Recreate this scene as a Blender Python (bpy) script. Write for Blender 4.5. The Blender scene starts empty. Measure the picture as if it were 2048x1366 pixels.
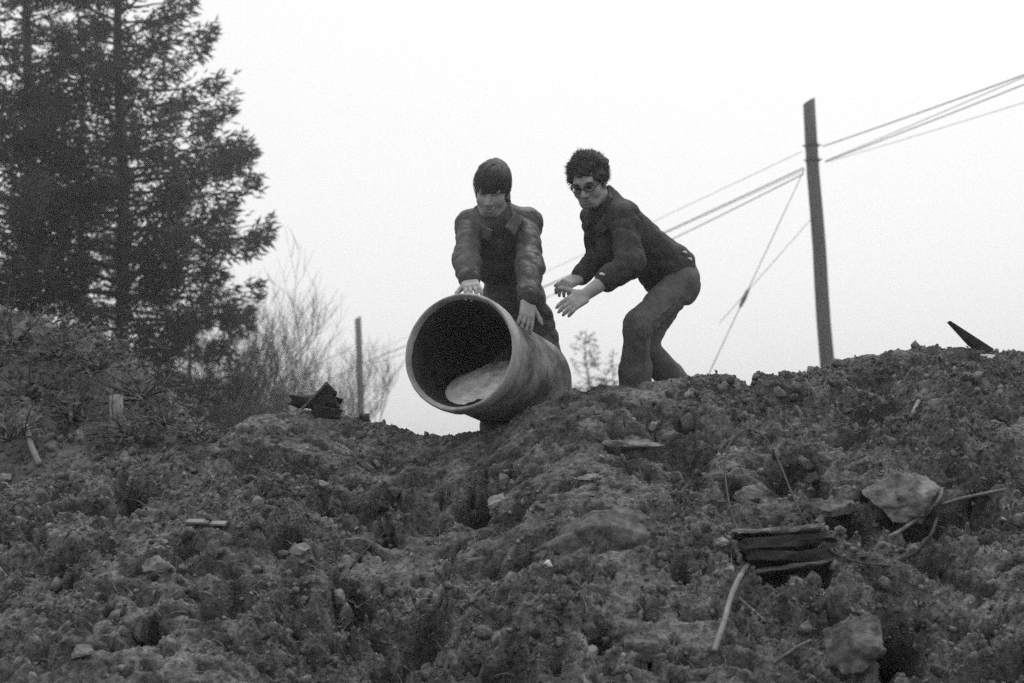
import bpy, math, random
import numpy as np
from mathutils import Vector, Matrix

random.seed(7)
rng = np.random.default_rng(7)
SC = bpy.context.scene
COL = SC.collection
R = math.radians

# ------------------------------------------------------------------ camera
EYE = Vector((0.0, 0.0, 1.5))
PITCH, ROLL, FPX = 7.0, -2.5, 2844.0          # focal length in pixels of the 2048 px wide photograph
cam_d = bpy.data.cameras.new('camera')
cam = bpy.data.objects.new('camera', cam_d)
COL.objects.link(cam)
CR = Matrix.Rotation(R(90 + PITCH), 3, 'X') @ Matrix.Rotation(R(ROLL), 3, 'Z')
cam.matrix_world = Matrix.Translation(EYE) @ CR.to_4x4()
cam_d.sensor_width = 36.0
cam_d.lens = FPX / 2048 * 36.0
cam_d.clip_start = 0.05
cam_d.clip_end = 3000
cam_d.dof.use_dof = True
cam_d.dof.focus_distance = 6.5
cam_d.dof.aperture_fstop = 2.8
SC.camera = cam

# ------------------------------------------------------------------ light
SUN_EL, SUN_AZ = 60.0, 25.0                  # azimuth clockwise from +Y (the view direction)
w = bpy.data.worlds.new('World'); SC.world = w; w.use_nodes = True
nt = w.node_tree; nt.nodes.clear()
sky = nt.nodes.new('ShaderNodeTexSky'); sky.sky_type = 'NISHITA'; sky.sun_disc = False
sky.sun_elevation = R(SUN_EL); sky.sun_rotation = R(SUN_AZ); sky.dust_density = 6.0
bw = nt.nodes.new('ShaderNodeRGBToBW')
mx = nt.nodes.new('ShaderNodeMix'); mx.data_type = 'FLOAT'
mx.inputs['Factor'].default_value = 0.8       # a thick even cloud layer over the clear sky
mx.inputs['B'].default_value = 11.6
bg = nt.nodes.new('ShaderNodeBackground'); bg.inputs['Strength'].default_value = 0.1
wo = nt.nodes.new('ShaderNodeOutputWorld')
nt.links.new(sky.outputs[0], bw.inputs[0]); nt.links.new(bw.outputs[0], mx.inputs['A'])
nt.links.new(mx.outputs[0], bg.inputs['Color']); nt.links.new(bg.outputs[0], wo.inputs['Surface'])
sl = bpy.data.lights.new('sun', 'SUN'); sl.energy = 1.4; sl.angle = R(14)
sun = bpy.data.objects.new('sun', sl); COL.objects.link(sun)
sd = Vector((math.sin(R(SUN_AZ)) * math.cos(R(SUN_EL)), math.cos(R(SUN_AZ)) * math.cos(R(SUN_EL)), math.sin(R(SUN_EL))))
sun.rotation_euler = sd.to_track_quat('Z', 'Y').to_euler()
SC.view_settings.view_transform = 'Standard'
SC.view_settings.look = 'None'
SC.view_settings.exposure = 0.0
SC.view_settings.gamma = 1.0
SC.cycles.use_denoising = False
SC.cycles.max_bounces = 6

# ------------------------------------------------------------------ pixels to places
def ray(px, py):
    return CR @ Vector(((px - 1024) / FPX, -(py - 683) / FPX, -1.0))
def P(px, py, Y):
    d = ray(px, py)
    return EYE + d * (Y / d.y)

# ------------------------------------------------------------------ noise
def _h(ix, iy, iz, s):
    n = (ix * 374761393 + iy * 668265263 + iz * 2147483647 + s * 974711) & 0xffffffff
    n = ((n ^ (n >> 13)) * 1274126177) & 0xffffffff
    n = ((n ^ (n >> 16)) * 2246822519) & 0xffffffff
    return ((n ^ (n >> 15)) & 0xffffff) / float(0xffffff)
def vnoise(x, y, z=None, s=0):
    if z is None:
        xi = np.floor(x).astype(np.int64); yi = np.floor(y).astype(np.int64)
        fx = x - xi; fy = y - yi
        fx = fx * fx * (3 - 2 * fx); fy = fy * fy * (3 - 2 * fy)
        a = _h(xi, yi, 0, s); b = _h(xi + 1, yi, 0, s); c = _h(xi, yi + 1, 0, s); d = _h(xi + 1, yi + 1, 0, s)
        return (a + (b - a) * fx) * (1 - fy) + (c + (d - c) * fx) * fy - .5
    xi = np.floor(x).astype(np.int64); yi = np.floor(y).astype(np.int64); zi = np.floor(z).astype(np.int64)
    fx = x - xi; fy = y - yi; fz = z - zi
    fx = fx * fx * (3 - 2 * fx); fy = fy * fy * (3 - 2 * fy); fz = fz * fz * (3 - 2 * fz)
    def pl(k):
        a = _h(xi, yi, zi + k, s); b = _h(xi + 1, yi, zi + k, s); c = _h(xi, yi + 1, zi + k, s); d = _h(xi + 1, yi + 1, zi + k, s)
        return (a + (b - a) * fx) * (1 - fy) + (c + (d - c) * fx) * fy
    p0 = pl(0); p1 = pl(1)
    return p0 + (p1 - p0) * fz - .5
def fbm(x, y, octs, s=0, gain=.5):
    v = 0; a = 1; f = 1
    for o in range(octs):
        c, q = math.cos(.6 * o + .3), math.sin(.6 * o + .3)
        v = v + a * vnoise((x * c - y * q) * f, (x * q + y * c) * f, None, s + o); a *= gain; f *= 2.03
    return v
def worley(x, y, s=0):
    xi = np.floor(x).astype(np.int64); yi = np.floor(y).astype(np.int64)
    best = np.full(np.shape(x), 9.0); sec = best.copy()
    for dx in (-1, 0, 1):
        for dy in (-1, 0, 1):
            cx = xi + dx; cy = yi + dy
            d = np.hypot(cx + _h(cx, cy, 1, s) - x, cy + _h(cx, cy, 2, s) - y)
            sec = np.minimum(sec, np.maximum(best, d)); best = np.minimum(best, d)
    return best, sec

# ------------------------------------------------------------------ mesh helpers
def mesh(name, verts, faces, mat=None, smooth=False):
    me = bpy.data.meshes.new(name)
    verts = np.asarray(verts, dtype=np.float32).reshape(-1, 3)
    if isinstance(faces, np.ndarray):
        n, k = faces.shape
        me.vertices.add(len(verts)); me.vertices.foreach_set('co', verts.ravel())
        me.loops.add(n * k); me.loops.foreach_set('vertex_index', faces.astype(np.int32).ravel())
        me.polygons.add(n)
        me.polygons.foreach_set('loop_start', np.arange(0, n * k, k, dtype=np.int32))
        me.polygons.foreach_set('loop_total', np.full(n, k, dtype=np.int32))
        me.update(calc_edges=True)
        me.validate()
    else:
        me.from_pydata([tuple(map(float, v)) for v in verts], [], faces)
    if smooth:
        me.polygons.foreach_set('use_smooth', np.ones(len(me.polygons), dtype=bool))
    if mat: me.materials.append(mat)
    return me
def link(name, me, parent=None, label=None, cat=None, group=None, kind=None, at=None):
    o = bpy.data.objects.new(name, me); COL.objects.link(o)
    if parent is not None: o.parent = parent
    if at is not None: o.location = at
    if label: o['label'] = label
    if cat: o['category'] = cat
    if group: o['group'] = group
    if kind: o['kind'] = kind
    return o
def empty(name, loc, label, cat, group=None):
    return link(name, None, None, label, cat, group, None, loc)
class MB:
    """collects shapes for ONE mesh"""
    def __init__(s): s.v = []; s.f = []; s.n = 0
    def add(s, v, f):
        v = np.asarray(v, float).reshape(-1, 3)
        s.v.append(v); s.f += [tuple(int(i) + s.n for i in q) for q in f]; s.n += len(v)
    def tube(s, pts, rad, k=6, cap=True):
        pts = np.asarray([tuple(p) for p in pts], float); n = len(pts)
        rad = np.broadcast_to(np.asarray(rad, float), (n,))
        tan = np.gradient(pts, axis=0); tan /= np.linalg.norm(tan, axis=1)[:, None] + 1e-12
        u = np.cross(tan[0], (0.3, 0.2, 0.93)); u /= np.linalg.norm(u)
        a = np.arange(k) / k * 2 * np.pi; V = []
        for i in range(n):
            u = u - tan[i] * u.dot(tan[i]); u /= np.linalg.norm(u); b = np.cross(tan[i], u)
            V.append(pts[i] + rad[i] * (np.cos(a)[:, None] * u + np.sin(a)[:, None] * b))
        F = [(i * k + j, i * k + (j + 1) % k, (i + 1) * k + (j + 1) % k, (i + 1) * k + j) for i in range(n - 1) for j in range(k)]
        if cap: F += [tuple(range(k - 1, -1, -1)), tuple((n - 1) * k + j for j in range(k))]
        s.add(np.concatenate(V), F)
    def box(s, c, ax, half, jit=0):
        c = np.asarray(c, float); ax = np.asarray(ax, float)
        V = [c + sum(sg[i] * half[i] * ax[i] for i in range(3)) + (rng.normal(0, jit, 3) if jit else 0)
             for sg in [(x, y, z) for z in (-1, 1) for y in (-1, 1) for x in (-1, 1)]]
        s.add(V, [(0, 2, 3, 1), (4, 5, 7, 6), (0, 1, 5, 4), (2, 6, 7, 3), (0, 4, 6, 2), (1, 3, 7, 5)])
    def rbox(s, c, ax, half, amp, seed, n=(24, 5, 5), fr=14):
        c = np.asarray(c, float); ax = np.array([tuple(a) for a in ax]); half = np.array(half)
        for i in range(3):
            u, v = (i + 1) % 3, (i + 2) % 3
            for sg in (-1, 1):
                A, B = np.meshgrid(np.linspace(-1, 1, n[u] + 1), np.linspace(-1, 1, n[v] + 1), indexing='ij')
                Pl = np.zeros(A.shape + (3,)); Pl[..., i] = sg; Pl[..., u] = A; Pl[..., v] = B
                q = Pl * half; e = np.sort(np.abs(Pl), -1)[..., 1]
                q = q * (1 - .10 * (e[..., None] > .97) * (np.arange(3) > 0))
                W = q.reshape(-1, 3)
                nz = np.stack([vnoise(W[:, 0] * 6 + k * 9, W[:, 1] * fr * 2, W[:, 2] * fr * 3, seed + k) + .5 * vnoise(W[:, 0] * 25 + k * 9, W[:, 1] * 60, W[:, 2] * 80, seed + k) for k in range(3)], -1)
                W = W + amp * nz * np.array([3, 1, 1])
                k1 = n[v] + 1
                F = [(a * k1 + b, (a + 1) * k1 + b, (a + 1) * k1 + b + 1, a * k1 + b + 1)[::sg] for a in range(n[u]) for b in range(n[v])]
                s.add(c + W @ ax, F)
    def weld(s):
        V = np.concatenate(s.v); key = np.round(V, 5); _, first, inv = np.unique(key, axis=0, return_index=True, return_inverse=True); inv = inv.ravel()
        s.v = [V[first]]; s.f = [tuple(int(inv[i]) for i in q) for q in s.f]; s.n = len(first); return s
    def build(s, name, mat, parent=None, smooth=False, origin=None, **kw):
        V = np.concatenate(s.v)
        o0 = np.zeros(3) if origin is None else np.asarray(origin, float)
        if parent is not None and origin is None:
            V = V - np.asarray(parent.location)
        return link(name, mesh(name, V - o0, s.f, mat, smooth), parent, at=None if origin is None else origin, **kw)

# ------------------------------------------------------------------ materials (a black-and-white photograph: every colour is a grey)
def mat(name, lo, hi, scale=8, rough=.85, bump=0.0, bscale=60, detail=6, stretch=(1, 1, 1), spec=.3, lo2=None, pos=(.35, .68)):
    m = bpy.data.materials.new(name); m.use_nodes = True
    n = m.node_tree.nodes; l = m.node_tree.links
    b = n['Principled BSDF']; b.inputs['Roughness'].default_value = rough; b.inputs['Specular IOR Level'].default_value = spec
    tc = n.new('ShaderNodeTexCoord'); mp = n.new('ShaderNodeMapping'); mp.inputs['Scale'].default_value = stretch
    l.new(tc.outputs['Object'], mp.inputs[0])
    t = n.new('ShaderNodeTexNoise'); t.inputs['Scale'].default_value = scale; t.inputs['Detail'].default_value = detail; t.inputs['Roughness'].default_value = .65
    l.new(mp.outputs[0], t.inputs['Vector'])
    r = n.new('ShaderNodeValToRGB')
    r.color_ramp.elements[0].position = pos[0]; r.color_ramp.elements[0].color = (lo, lo, lo, 1)
    r.color_ramp.elements[1].position = pos[1]; r.color_ramp.elements[1].color = (hi, hi, hi, 1)
    l.new(t.outputs['Fac'], r.inputs[0])
    l.new(r.outputs[0], b.inputs['Base Color'])
    if bump:
        t2 = n.new('ShaderNodeTexNoise'); t2.inputs['Scale'].default_value = bscale; t2.inputs['Detail'].default_value = 5
        l.new(mp.outputs[0], t2.inputs['Vector'])
        bp = n.new('ShaderNodeBump'); bp.inputs['Strength'].default_value = bump; bp.inputs['Distance'].default_value = .01
        l.new(t2.outputs['Fac'], bp.inputs['Height']); l.new(bp.outputs[0], b.inputs['Normal'])
    return m
M_soil = mat('soil', .075, .27, 6, .95, 1.0, 110, 14, spec=.1)
def crumbs(m, s2, lo, hi):
    n = m.node_tree.nodes; l = m.node_tree.links; b = n['Principled BSDF']; r = b.inputs['Base Color'].links[0].from_socket
    t = n.new('ShaderNodeTexNoise'); t.inputs['Scale'].default_value = s2; t.inputs['Detail'].default_value = 8; t.inputs['Roughness'].default_value = .75
    tc = [x for x in n if x.type == 'TEX_COORD'][0]; l.new(tc.outputs['Object'], t.inputs['Vector'])
    c = n.new('ShaderNodeValToRGB'); c.color_ramp.elements[0].position = .36; c.color_ramp.elements[1].position = .66
    c.color_ramp.elements[0].color = (lo, lo, lo, 1); c.color_ramp.elements[1].color = (hi, hi, hi, 1)
    x = n.new('ShaderNodeMix'); x.data_type = 'RGBA'; x.blend_type = 'MULTIPLY'; x.inputs['Factor'].default_value = 1
    l.new(t.outputs['Fac'], c.inputs[0]); l.new(r, x.inputs['A']); l.new(c.outputs[0], x.inputs['B']); l.new(x.outputs['Result'], b.inputs['Base Color'])
M_clod = mat('clod', .075, .28, 9, .95, .6, 90, spec=.1)
crumbs(M_soil, 38, .24, 1.22)
crumbs(M_clod, 40, .28, 1.2)
M_peb = mat('pebble', .09, .30, 6, .8, .3, 80)
M_stone = mat('stone', .06, .26, 16, .9, .8, 60)
M_pale = mat('pale_stone', .12, .34, 18, .85, .4, 50)
M_slab = mat('dull_slab', .05, .17, 14, .9, .8, 60, 12); crumbs(M_slab, 30, .5, 1.1)
M_conc = mat('concrete', .22, .52, 9, .8, .25, 90, 10, (1, 1, .5), .35)
M_barrel = mat('muddy_concrete', .07, .34, 5, .8, .4, 60, 10, (1, 1, 1), .3, pos=(.40, .62))
M_bark = mat('bark', .035, .09, 6, .95, .5, 30, 6, (3, 3, .5))
M_needle = mat('needles', .07, .14, 1.3, .7, 0, spec=.2)
def translucent(m, v, f):
    n = m.node_tree.nodes; l = m.node_tree.links; t = n.new('ShaderNodeBsdfTranslucent'); t.inputs[0].default_value = (v, v, v, 1)
    x = n.new('ShaderNodeMixShader'); x.inputs[0].default_value = f
    l.new(n['Principled BSDF'].outputs[0], x.inputs[1]); l.new(t.outputs[0], x.inputs[2]); l.new(x.outputs[0], n['Material Output'].inputs['Surface'])
translucent(M_needle, .12, .4)
M_twig = mat('twig', .05, .13, 3, .9)
M_pole = mat('weathered_pole', .06, .13, 4, .9, .4, 40, 8, (6, 6, .4))
M_wire = mat('wire', .02, .05, 4, .6)
M_glass = mat('porcelain', .05, .12, 4, .3)
M_wood = mat('weathered_wood', .06, .17, 5, .9, .5, 30, 8, (1, 8, 8))
M_dark = mat('wet_wood', .012, .04, 8, .8, .4, 40)
M_lath = mat('pale_lath', .16, .34, 10, .8, .2, 60)
M_grass = mat('dry_grass', .10, .30, 30, .9)
M_paper = mat('paper_scrap', .6, .75, 10, .8)
M_rust = mat('rusty_wire', .03, .08, 20, .8)
M_hose = mat('pale_cane', .14, .28, 15, .7)
M_skin = mat('skin', .26, .38, 25, .55, .1, 120, spec=.4)
M_jack1 = mat('padded_nylon', .058, .082, 14, .62, .25, 150, spec=.4)
M_jack2 = mat('dark_denim', .032, .062, 30, .85, .35, 300)
M_trou1 = mat('dark_trousers', .04, .075, 20, .9, .3, 250)
M_trou2 = mat('grey_trousers', .085, .14, 22, .9, .3, 250)
M_hair = mat('hair', .025, .06, 60, .6, .8, 160, spec=.5)
M_knit = mat('knit', .035, .08, 30, .95, .6, 220)
M_boot = mat('boot_leather', .02, .05, 15, .6, .3, 80)
M_eye = mat('eye_dark', .02, .04, 10, .25)
M_metal = mat('bright_button', .6, .75, 10, .4)
M_flap1 = mat('nylon_collar', .09, .15, 20, .7, .3, 150)
M_flap2 = mat('denim_collar', .06, .11, 30, .85, .3, 300)
M_leaf = mat('brush_leaf', .10, .24, 3, .8, 0, spec=.2)
translucent(M_leaf, .12, .35)
M_pipe_shade = mat('painted_pipe_shade', .012, .035, 12, .7, .3, 60)  # near-black, paints the shade inside the pipe
M_floor_lit = mat('painted_floor_light', .38, .75, 22, .9, .6, 50, 10)  # pale tone stands for light on the pipe floor
M_bank = mat('bank_soil', .08, .26, 5, .95, .8, 40, 12, spec=.1)
crumbs(M_bank, 26, .4, 1.15)

# ================================================================== STRUCTURE
# crest of the spoil heap: pixel of the skyline and how far off the crest lies there
CREST = [(-700, 1010, 6.3), (-300, 985, 6.3), (0, 968, 6.3), (200, 935, 6.35), (330, 910, 6.4), (430, 884, 6.5), (470, 850, 6.55), (500, 832, 6.6), (560, 822, 6.65), (610, 818, 6.7),
         (690, 830, 6.7), (740, 838, 6.7), (830, 856, 6.65), (880, 868, 6.6), (915, 863, 6.5), (985, 857, 6.45), (1012, 846, 6.42), (1045, 822, 6.4),
         (1095, 796, 6.4), (1145, 773, 6.42), (1235, 771, 6.45), (1330, 766, 6.5), (1400, 750, 6.55), (1450, 752, 6.6), (1484, 760, 6.6), (1494, 772, 6.6), (1502, 773, 6.57), (1509, 748, 6.55),
         (1600, 747, 6.6), (1655, 737, 6.65), (1695, 713, 6.7), (1760, 702, 6.7), (1830, 688, 6.75), (1900, 688, 6.8), (1960, 694, 6.8), (2048, 702, 6.85),
         (2300, 720, 6.9), (2700, 760, 6.9)]
_cp = [P(*c) for c in CREST]
CX = np.array([p.x for p in _cp]); CY = np.array([p.y for p in _cp]); CZ = np.array([p.z for p in _cp])
PF = P(918, 703, 6.30); PB = P(1052, 772, 7.02)          # ends of the pipe's axis
PAX = (PB - PF).normalized()
CXs = np.linspace(CX[0], CX[-1], 400); CZs = np.interp(CXs, CX, CZ)
_k = np.exp(-(np.arange(-30, 31) / 10.0) ** 2); CZs = np.convolve(np.pad(CZs, 30, mode='edge'), _k / _k.sum(), 'valid') - .02
def H0(x, y):
    """smooth height of the heap"""
    zc = np.interp(x, CX, CZ); yc = np.interp(x, CX, CY)
    t = y - yc
    k = np.exp(-np.abs(t) / .22)
    zc = zc * k + np.interp(x, CXs, CZs) * (1 - k)
    sl = .60 + .06 * np.sin(1.7 * x + .4)
    front = zc + sl * t + .05 * np.exp(-((t + .9) / .5) ** 2) - .10 * np.exp(-((t + 2.0) / .5) ** 2)
    front = front - .03 * np.exp(-(t / .10) ** 2) * 0
    back = zc - .20 * (1 - np.exp(-np.maximum(t, 0) / .3)) - np.maximum(t - 2.6, 0) * .45
    # the ground is packed higher under the tail of the pipe
    u = (x - PB.x) * PAX.x + (y - PB.y) * PAX.y; v = (x - PB.x) * PAX.y - (y - PB.y) * PAX.x
    k = np.exp(-(v / .22) ** 2 - ((u + .12) / .28) ** 2)
    tail = PB.z - .262
    back = back + (tail - back) * np.clip(k * 1.25, 0, 1) * (t > 0)
    z = np.where(t < 0, front, back)
    return np.maximum(z, .02 + .02 * np.sin(x + y))
PITS = []       # (x, y, radius across, radius along, depth)
def HN(x, y, full=False):
    """heap with clods, ruts and hollows"""
    yc = np.interp(x, CX, CY)
    t = y - yc
    a = np.clip(-t / .25, .24, 1) * np.clip((t + 4.2) / 1.0, .2, 1)      # keep the skyline where it is
    a = np.where(t > 0, .25, a)
    z = H0(x, y)
    wx = x + .06 * fbm(x * 3, y * 3, 2, 40); wy = y + .06 * fbm(x * 3, y * 3, 2, 44)
    d1, d2 = worley(wx * 4.2, wy * 5.6, 3)
    c1 = np.clip(d2 - d1, 0, .5)
    e1, e2 = worley(wx * 11 + .7, wy * 14, 5)
    g1, g2 = worley(wx * 24, wy * 30, 8)
    patch = np.clip(fbm(x * 1.5 + 3, y * 1.9, 4, 60) * 2.6 + .52, .04, 1)
    rough = .11 * fbm(x * 1.6, y * 2.2, 3, 11) + .05 * (c1 - .25) * patch + .050 * patch ** 2 * np.clip(.5 - e1, -.2, .5) + .030 * np.clip(.5 - g1, -.2, .5) * (.4 + patch) + .036 * (.25 + .75 * patch) * fbm(x * 13, y * 17, 5, 21, .56) - .05 * np.clip(fbm(x * 5 + 9, y * 8, 3, 25) - .22, 0, 1) * 4
    u = x + .35 * y; hole = np.clip(fbm(u * 6 + 2, y * 15, 3, 26, .6) - .24, 0, .5) + .9 * np.clip(fbm(u * 13 + 5, y * 34, 3, 27, .6) - .27, 0, .5)
    shelf = a * (rough - .40 * hole) + .013 * (.4 + patch) * fbm(x * 34, y * 46, 3, 31, .65)
    z = z + shelf
    pit = np.zeros_like(z)
    for (px, py, rx, ry, dp) in PITS:
        ex = (x - px) / rx; ey = (y - py) / ry
        q = ex * ex + ey * ey
        m = q < 9
        if np.any(m):
            q = q[m] * (1 + .9 * fbm(ex[m] * 1.2 + px * 7, ey[m] * 1.2, 3, 70))
            pit[m] += dp * np.exp(-np.clip(q, 0, 9) ** 1.6)
    z = z - pit * .9
    if full: return y - .55 * (shelf - .11 * a * fbm(x * 1.6, y * 2.2, 3, 11)) + 1.1 * pit, z
    return z
def hit(px, py, fn, y0=2.2, y1=14):
    d = ray(px, py)
    lim = [(y0, y1)]
    if fn is HN:                                   # look near where the smooth slope is met first
        ys = np.linspace(y0, y1, 500); k = np.argmax(H0(EYE.x + d.x / d.y * ys, ys) >= EYE.z + d.z / d.y * ys)
        if k: lim = [(ys[k] - .45, ys[k] + .45), (y0, y1)]
    for (a, b) in lim:
        ys = np.linspace(a, b, 260 if b - a < 1 else 1600)
        xs = EYE.x + d.x / d.y * ys; zs = EYE.z + d.z / d.y * ys
        k = np.argmax(fn(xs, ys) >= zs)
        if k: break
    return Vector((xs[k], ys[k], zs[k]))
# overgrown bank that rises behind the heap on the left
BK = [(-900, 520, 8.4), (-300, 570, 8.3), (0, 612, 8.2), (120, 645, 8.1), (220, 685, 8.0), (290, 745, 7.8), (340, 800, 7.6), (400, 850, 7.4), (450, 900, 7.3), (560, 990, 7.3), (700, 1100, 7.3)]
_bp = [P(*c) for c in BK]
BX = np.array([p.x for p in _bp]); BY = np.array([p.y for p in _bp]); BZ = np.array([p.z for p in _bp])
def HB(x, y):
    zc = np.interp(x, BX, BZ); yc = np.interp(x, BX, BY); t = y - yc
    z = zc + np.where(t < 0, 1.0 * t, -.25 * t)
    a = np.clip(np.abs(t) / .3, .15, 1)
    return np.maximum(z + a * (.26 * fbm(x * 1.9, y * 2.1, 4, 120) + .13 * fbm(x * 7, y * 7, 5, 130, .62)), -.2)
for (px, py, wpx, hpx, dp) in [(955, 1003, 48, 44, .22), (255, 992, 44, 40, .26), (1590, 935, 70, 34, .16), (1390, 915, 40, 26, .12), (1800, 1290, 70, 46, .26),
                               (850, 1268, 60, 44, .16), (290, 1283, 55, 26, .14), (690, 1205, 50, 40, .12), (1560, 1165, 90, 24, .16), (1690, 1052, 60, 22, .14),
                               (560, 1090, 34, 26, .12), (1490, 985, 50, 24, .10), (640, 1010, 36, 26, .10), (370, 1100, 40, 22, .09), (880, 1045, 30, 20, .09),
                               (1830, 1035, 90, 18, .14), (1200, 1265, 30, 22, .10), (600, 940, 60, 30, .08), (300, 1245, 24, 18, .10), (1640, 1180, 30, 22, .14),
                               (1365, 1150, 30, 18, .09), (1000, 1350, 80, 26, .12), (1340, 880, 70, 18, .08), (1750, 760, 60, 30, .08), (80, 900, 36, 50, .16), (1960, 1010, 50, 22, .10),
                               (1270, 1075, 30, 28, .07), (1740, 830, 70, 24, .07), (500, 905, 60, 26, .08), (770, 1060, 24, 18, .08), (1870, 1120, 40, 18, .08), (150, 1120, 40, 20, .06)]:
    p = hit(px, py, H0)
    s = p.y / FPX
    PITS.append((p.x, p.y, wpx * s * .66, hpx * s * 1.2, dp * 1.15))
def S(px, py):
    p = hit(px, py, HN)
    return p if p.y > 2.4 else hit(px, py, lambda x, y: np.maximum(HN(x, y), HB(x, y)))
def nrm(p, e=.04):
    x = np.array([p[0] - e, p[0] + e, p[0], p[0]]); y = np.array([p[1], p[1], p[1] - e, p[1] + e])
    h = H0(x, y)
    return Vector((-(h[1] - h[0]) / (2 * e), -(h[3] - h[2]) / (2 * e), 1)).normalized()

def axis_steps(lo, hi, flo, fhi, fine, coarse):
    a = list(np.arange(flo, fhi, fine)); x = flo; s = fine; L = []
    while x > lo:
        s = min(s * 1.18, coarse); x -= s; L.append(x)
    x = fhi; s = fine; Rr = []
    while x < hi:
        Rr.append(x); s = min(s * 1.18, coarse); x += s
    return np.array(L[::-1] + a + Rr)
gx = axis_steps(-14, 14, -2.75, 2.75, .0085, .4)
gy = axis_steps(1.6, 15, 4.1, 7.0, .0085, .4)
X, Y = np.meshgrid(gx, gy)
Ysh, Z = HN(X.ravel(), Y.ravel(), True); Z = Z.reshape(X.shape); Ysh = Ysh.reshape(X.shape)
edge = np.clip(np.minimum(np.minimum(X + 14, 14 - X) / 3, np.minimum((Y - 1.6) / 1.0, (15.2 - Y) / 2)), 0, 1)
Z = Z * edge - .05 * (1 - edge)
ny, nx = X.shape
idx = np.arange(nx * ny).reshape(ny, nx)
F = np.stack([idx[:-1, :-1], idx[:-1, 1:], idx[1:, 1:], idx[1:, :-1]], -1).reshape(-1, 4)
mound = link('dirt_mound', mesh('dirt_mound', np.stack([X, Y + (Ysh - Y) * edge, Z], -1), F, M_soil, True), kind='structure')

def far_z(x, y):
    return 0 * x
gg = axis_steps(-1200, 1200, -30, 30, 1.5, 120)
X, Y = np.meshgrid(gg, gg)
Z = .12 * fbm(X * .2, Y * .2, 3, 90)
ny, nx = X.shape
idx = np.arange(nx * ny).reshape(ny, nx)
F = np.stack([idx[:-1, :-1], idx[:-1, 1:], idx[1:, 1:], idx[1:, :-1]], -1).reshape(-1, 4)
Z[np.hypot(X, Y - 8) < 18] = -.3
link('ground', mesh('ground', np.stack([X, Y, Z], -1), F, M_soil, True), kind='structure')

bx_ = axis_steps(-14, -.8, -4.2, -1.2, .03, .4); by_ = axis_steps(5.0, 15, 5.8, 8.6, .03, .4)
X, Y = np.meshgrid(bx_, by_)
Z = HB(X.ravel(), Y.ravel()).reshape(X.shape)
ny, nx = X.shape
idx = np.arange(nx * ny).reshape(ny, nx)
F = np.stack([idx[:-1, :-1], idx[:-1, 1:], idx[1:, 1:], idx[1:, :-1]], -1).reshape(-1, 4)
link('earth_bank', mesh('earth_bank', np.stack([X, Y, Z], -1), F, M_bank, True), kind='structure')

# ------------------------------------------------------------------ poles and wires
def utility_pole(px_top, py_top, Yd, r0, r1, label, marks):
    top = P(px_top, py_top, Yd)
    e = empty('utility_pole', (top.x, top.y, 0), label, 'pole', 'utility poles along the wire line')
    b = MB(); n = 14
    zs = np.linspace(-.3, top.z, n)
    b.tube([(top.x + .01 * math.sin(z * 2.1), top.y, z) for z in zs], np.linspace(r1, r0, n), 14)
    V = np.concatenate(b.v)
    tp = V[:, 2] > top.z - .02                     # sawn at a slant
    V[tp, 2] += (V[tp, 0] - top.x) * .55
    b.v = [V]
    b.build('shaft', M_pole, e, True)
    for (dz, sx, sy) in marks:
        q = Vector((top.x, top.y, top.z - dz)); rr = r0 + (r1 - r0) * dz / top.z
        b = MB(); b.tube([q + Vector((0, 0, -.03)), q + Vector((0, 0, .03))], rr + .012, 14); b.build('band', M_wire, e, True)
        for s in (-1, 1):
            b = MB(); b.tube([q + Vector((s * rr * .8, 0, 0)), q + Vector((s * (rr + .04), -.02, 0)), q + Vector((s * (rr + .05), -.02, .02))], .016, 6)
            br = b.build('bracket', M_wire, e, True)
    return top
T1 = utility_pole(1617, 203, 28.0, .122, .165, 'tall weathered pole with slanted top at right, wires strapped near its top', [(.92, 1, 0), (1.22, 1, 0)])
T2 = utility_pole(716, 636, 66.0, .15, .17, 'small distant pole rising behind the dip left of the pipe', [(2.05, 1, 0)])
A1 = P(1624, 295, 28.0); A2 = P(1628, 335, 28.0); B0 = P(720, 728, 66.0)
def wire(pts, r, label, group, sag=0):
    pts = [Vector(p) for p in pts]; out = []
    for a, b in zip(pts[:-1], pts[1:]):
        n = 24
        for i in range(n):
            t = i / n; q = a.lerp(b, t); q.z -= sag * 4 * t * (1 - t); out.append(q)
    out.append(pts[-1])
    b = MB(); b.tube(out, r, 5)
    o = np.array(out[0])
    return b.build('overhead_wire', M_wire, None, True, origin=o, label=label, cat='wire', group=group)
d12 = Vector((T1.x - T2.x, T1.y - T2.y, 0)).normalized()
def off(p, s): return p + Vector((d12.y, -d12.x, 0)) * s
Yo = 22.3
GW = 'overhead wires strung between the poles'
for (a, b, r, lab) in [
    (P(1645, 293, 27.9), P(2048, 139, Yo), .011, 'uppermost wire running from the tall pole to the right edge'),
    (P(1651, 322, 27.9), P(2048, 143, Yo), .007, 'thin wire just under the uppermost one right of the tall pole'),
    (P(1651, 323, 27.9), P(2048, 158, Yo), .010, 'third wire down on the right of the tall pole'),
    (P(1651, 325, 27.9), P(2048, 194, Yo), .005, 'lowest and faintest wire right of the tall pole')]:
    far = b + (b - a) * 2.0
    wire([a, far], r, lab, GW, .10)
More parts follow.
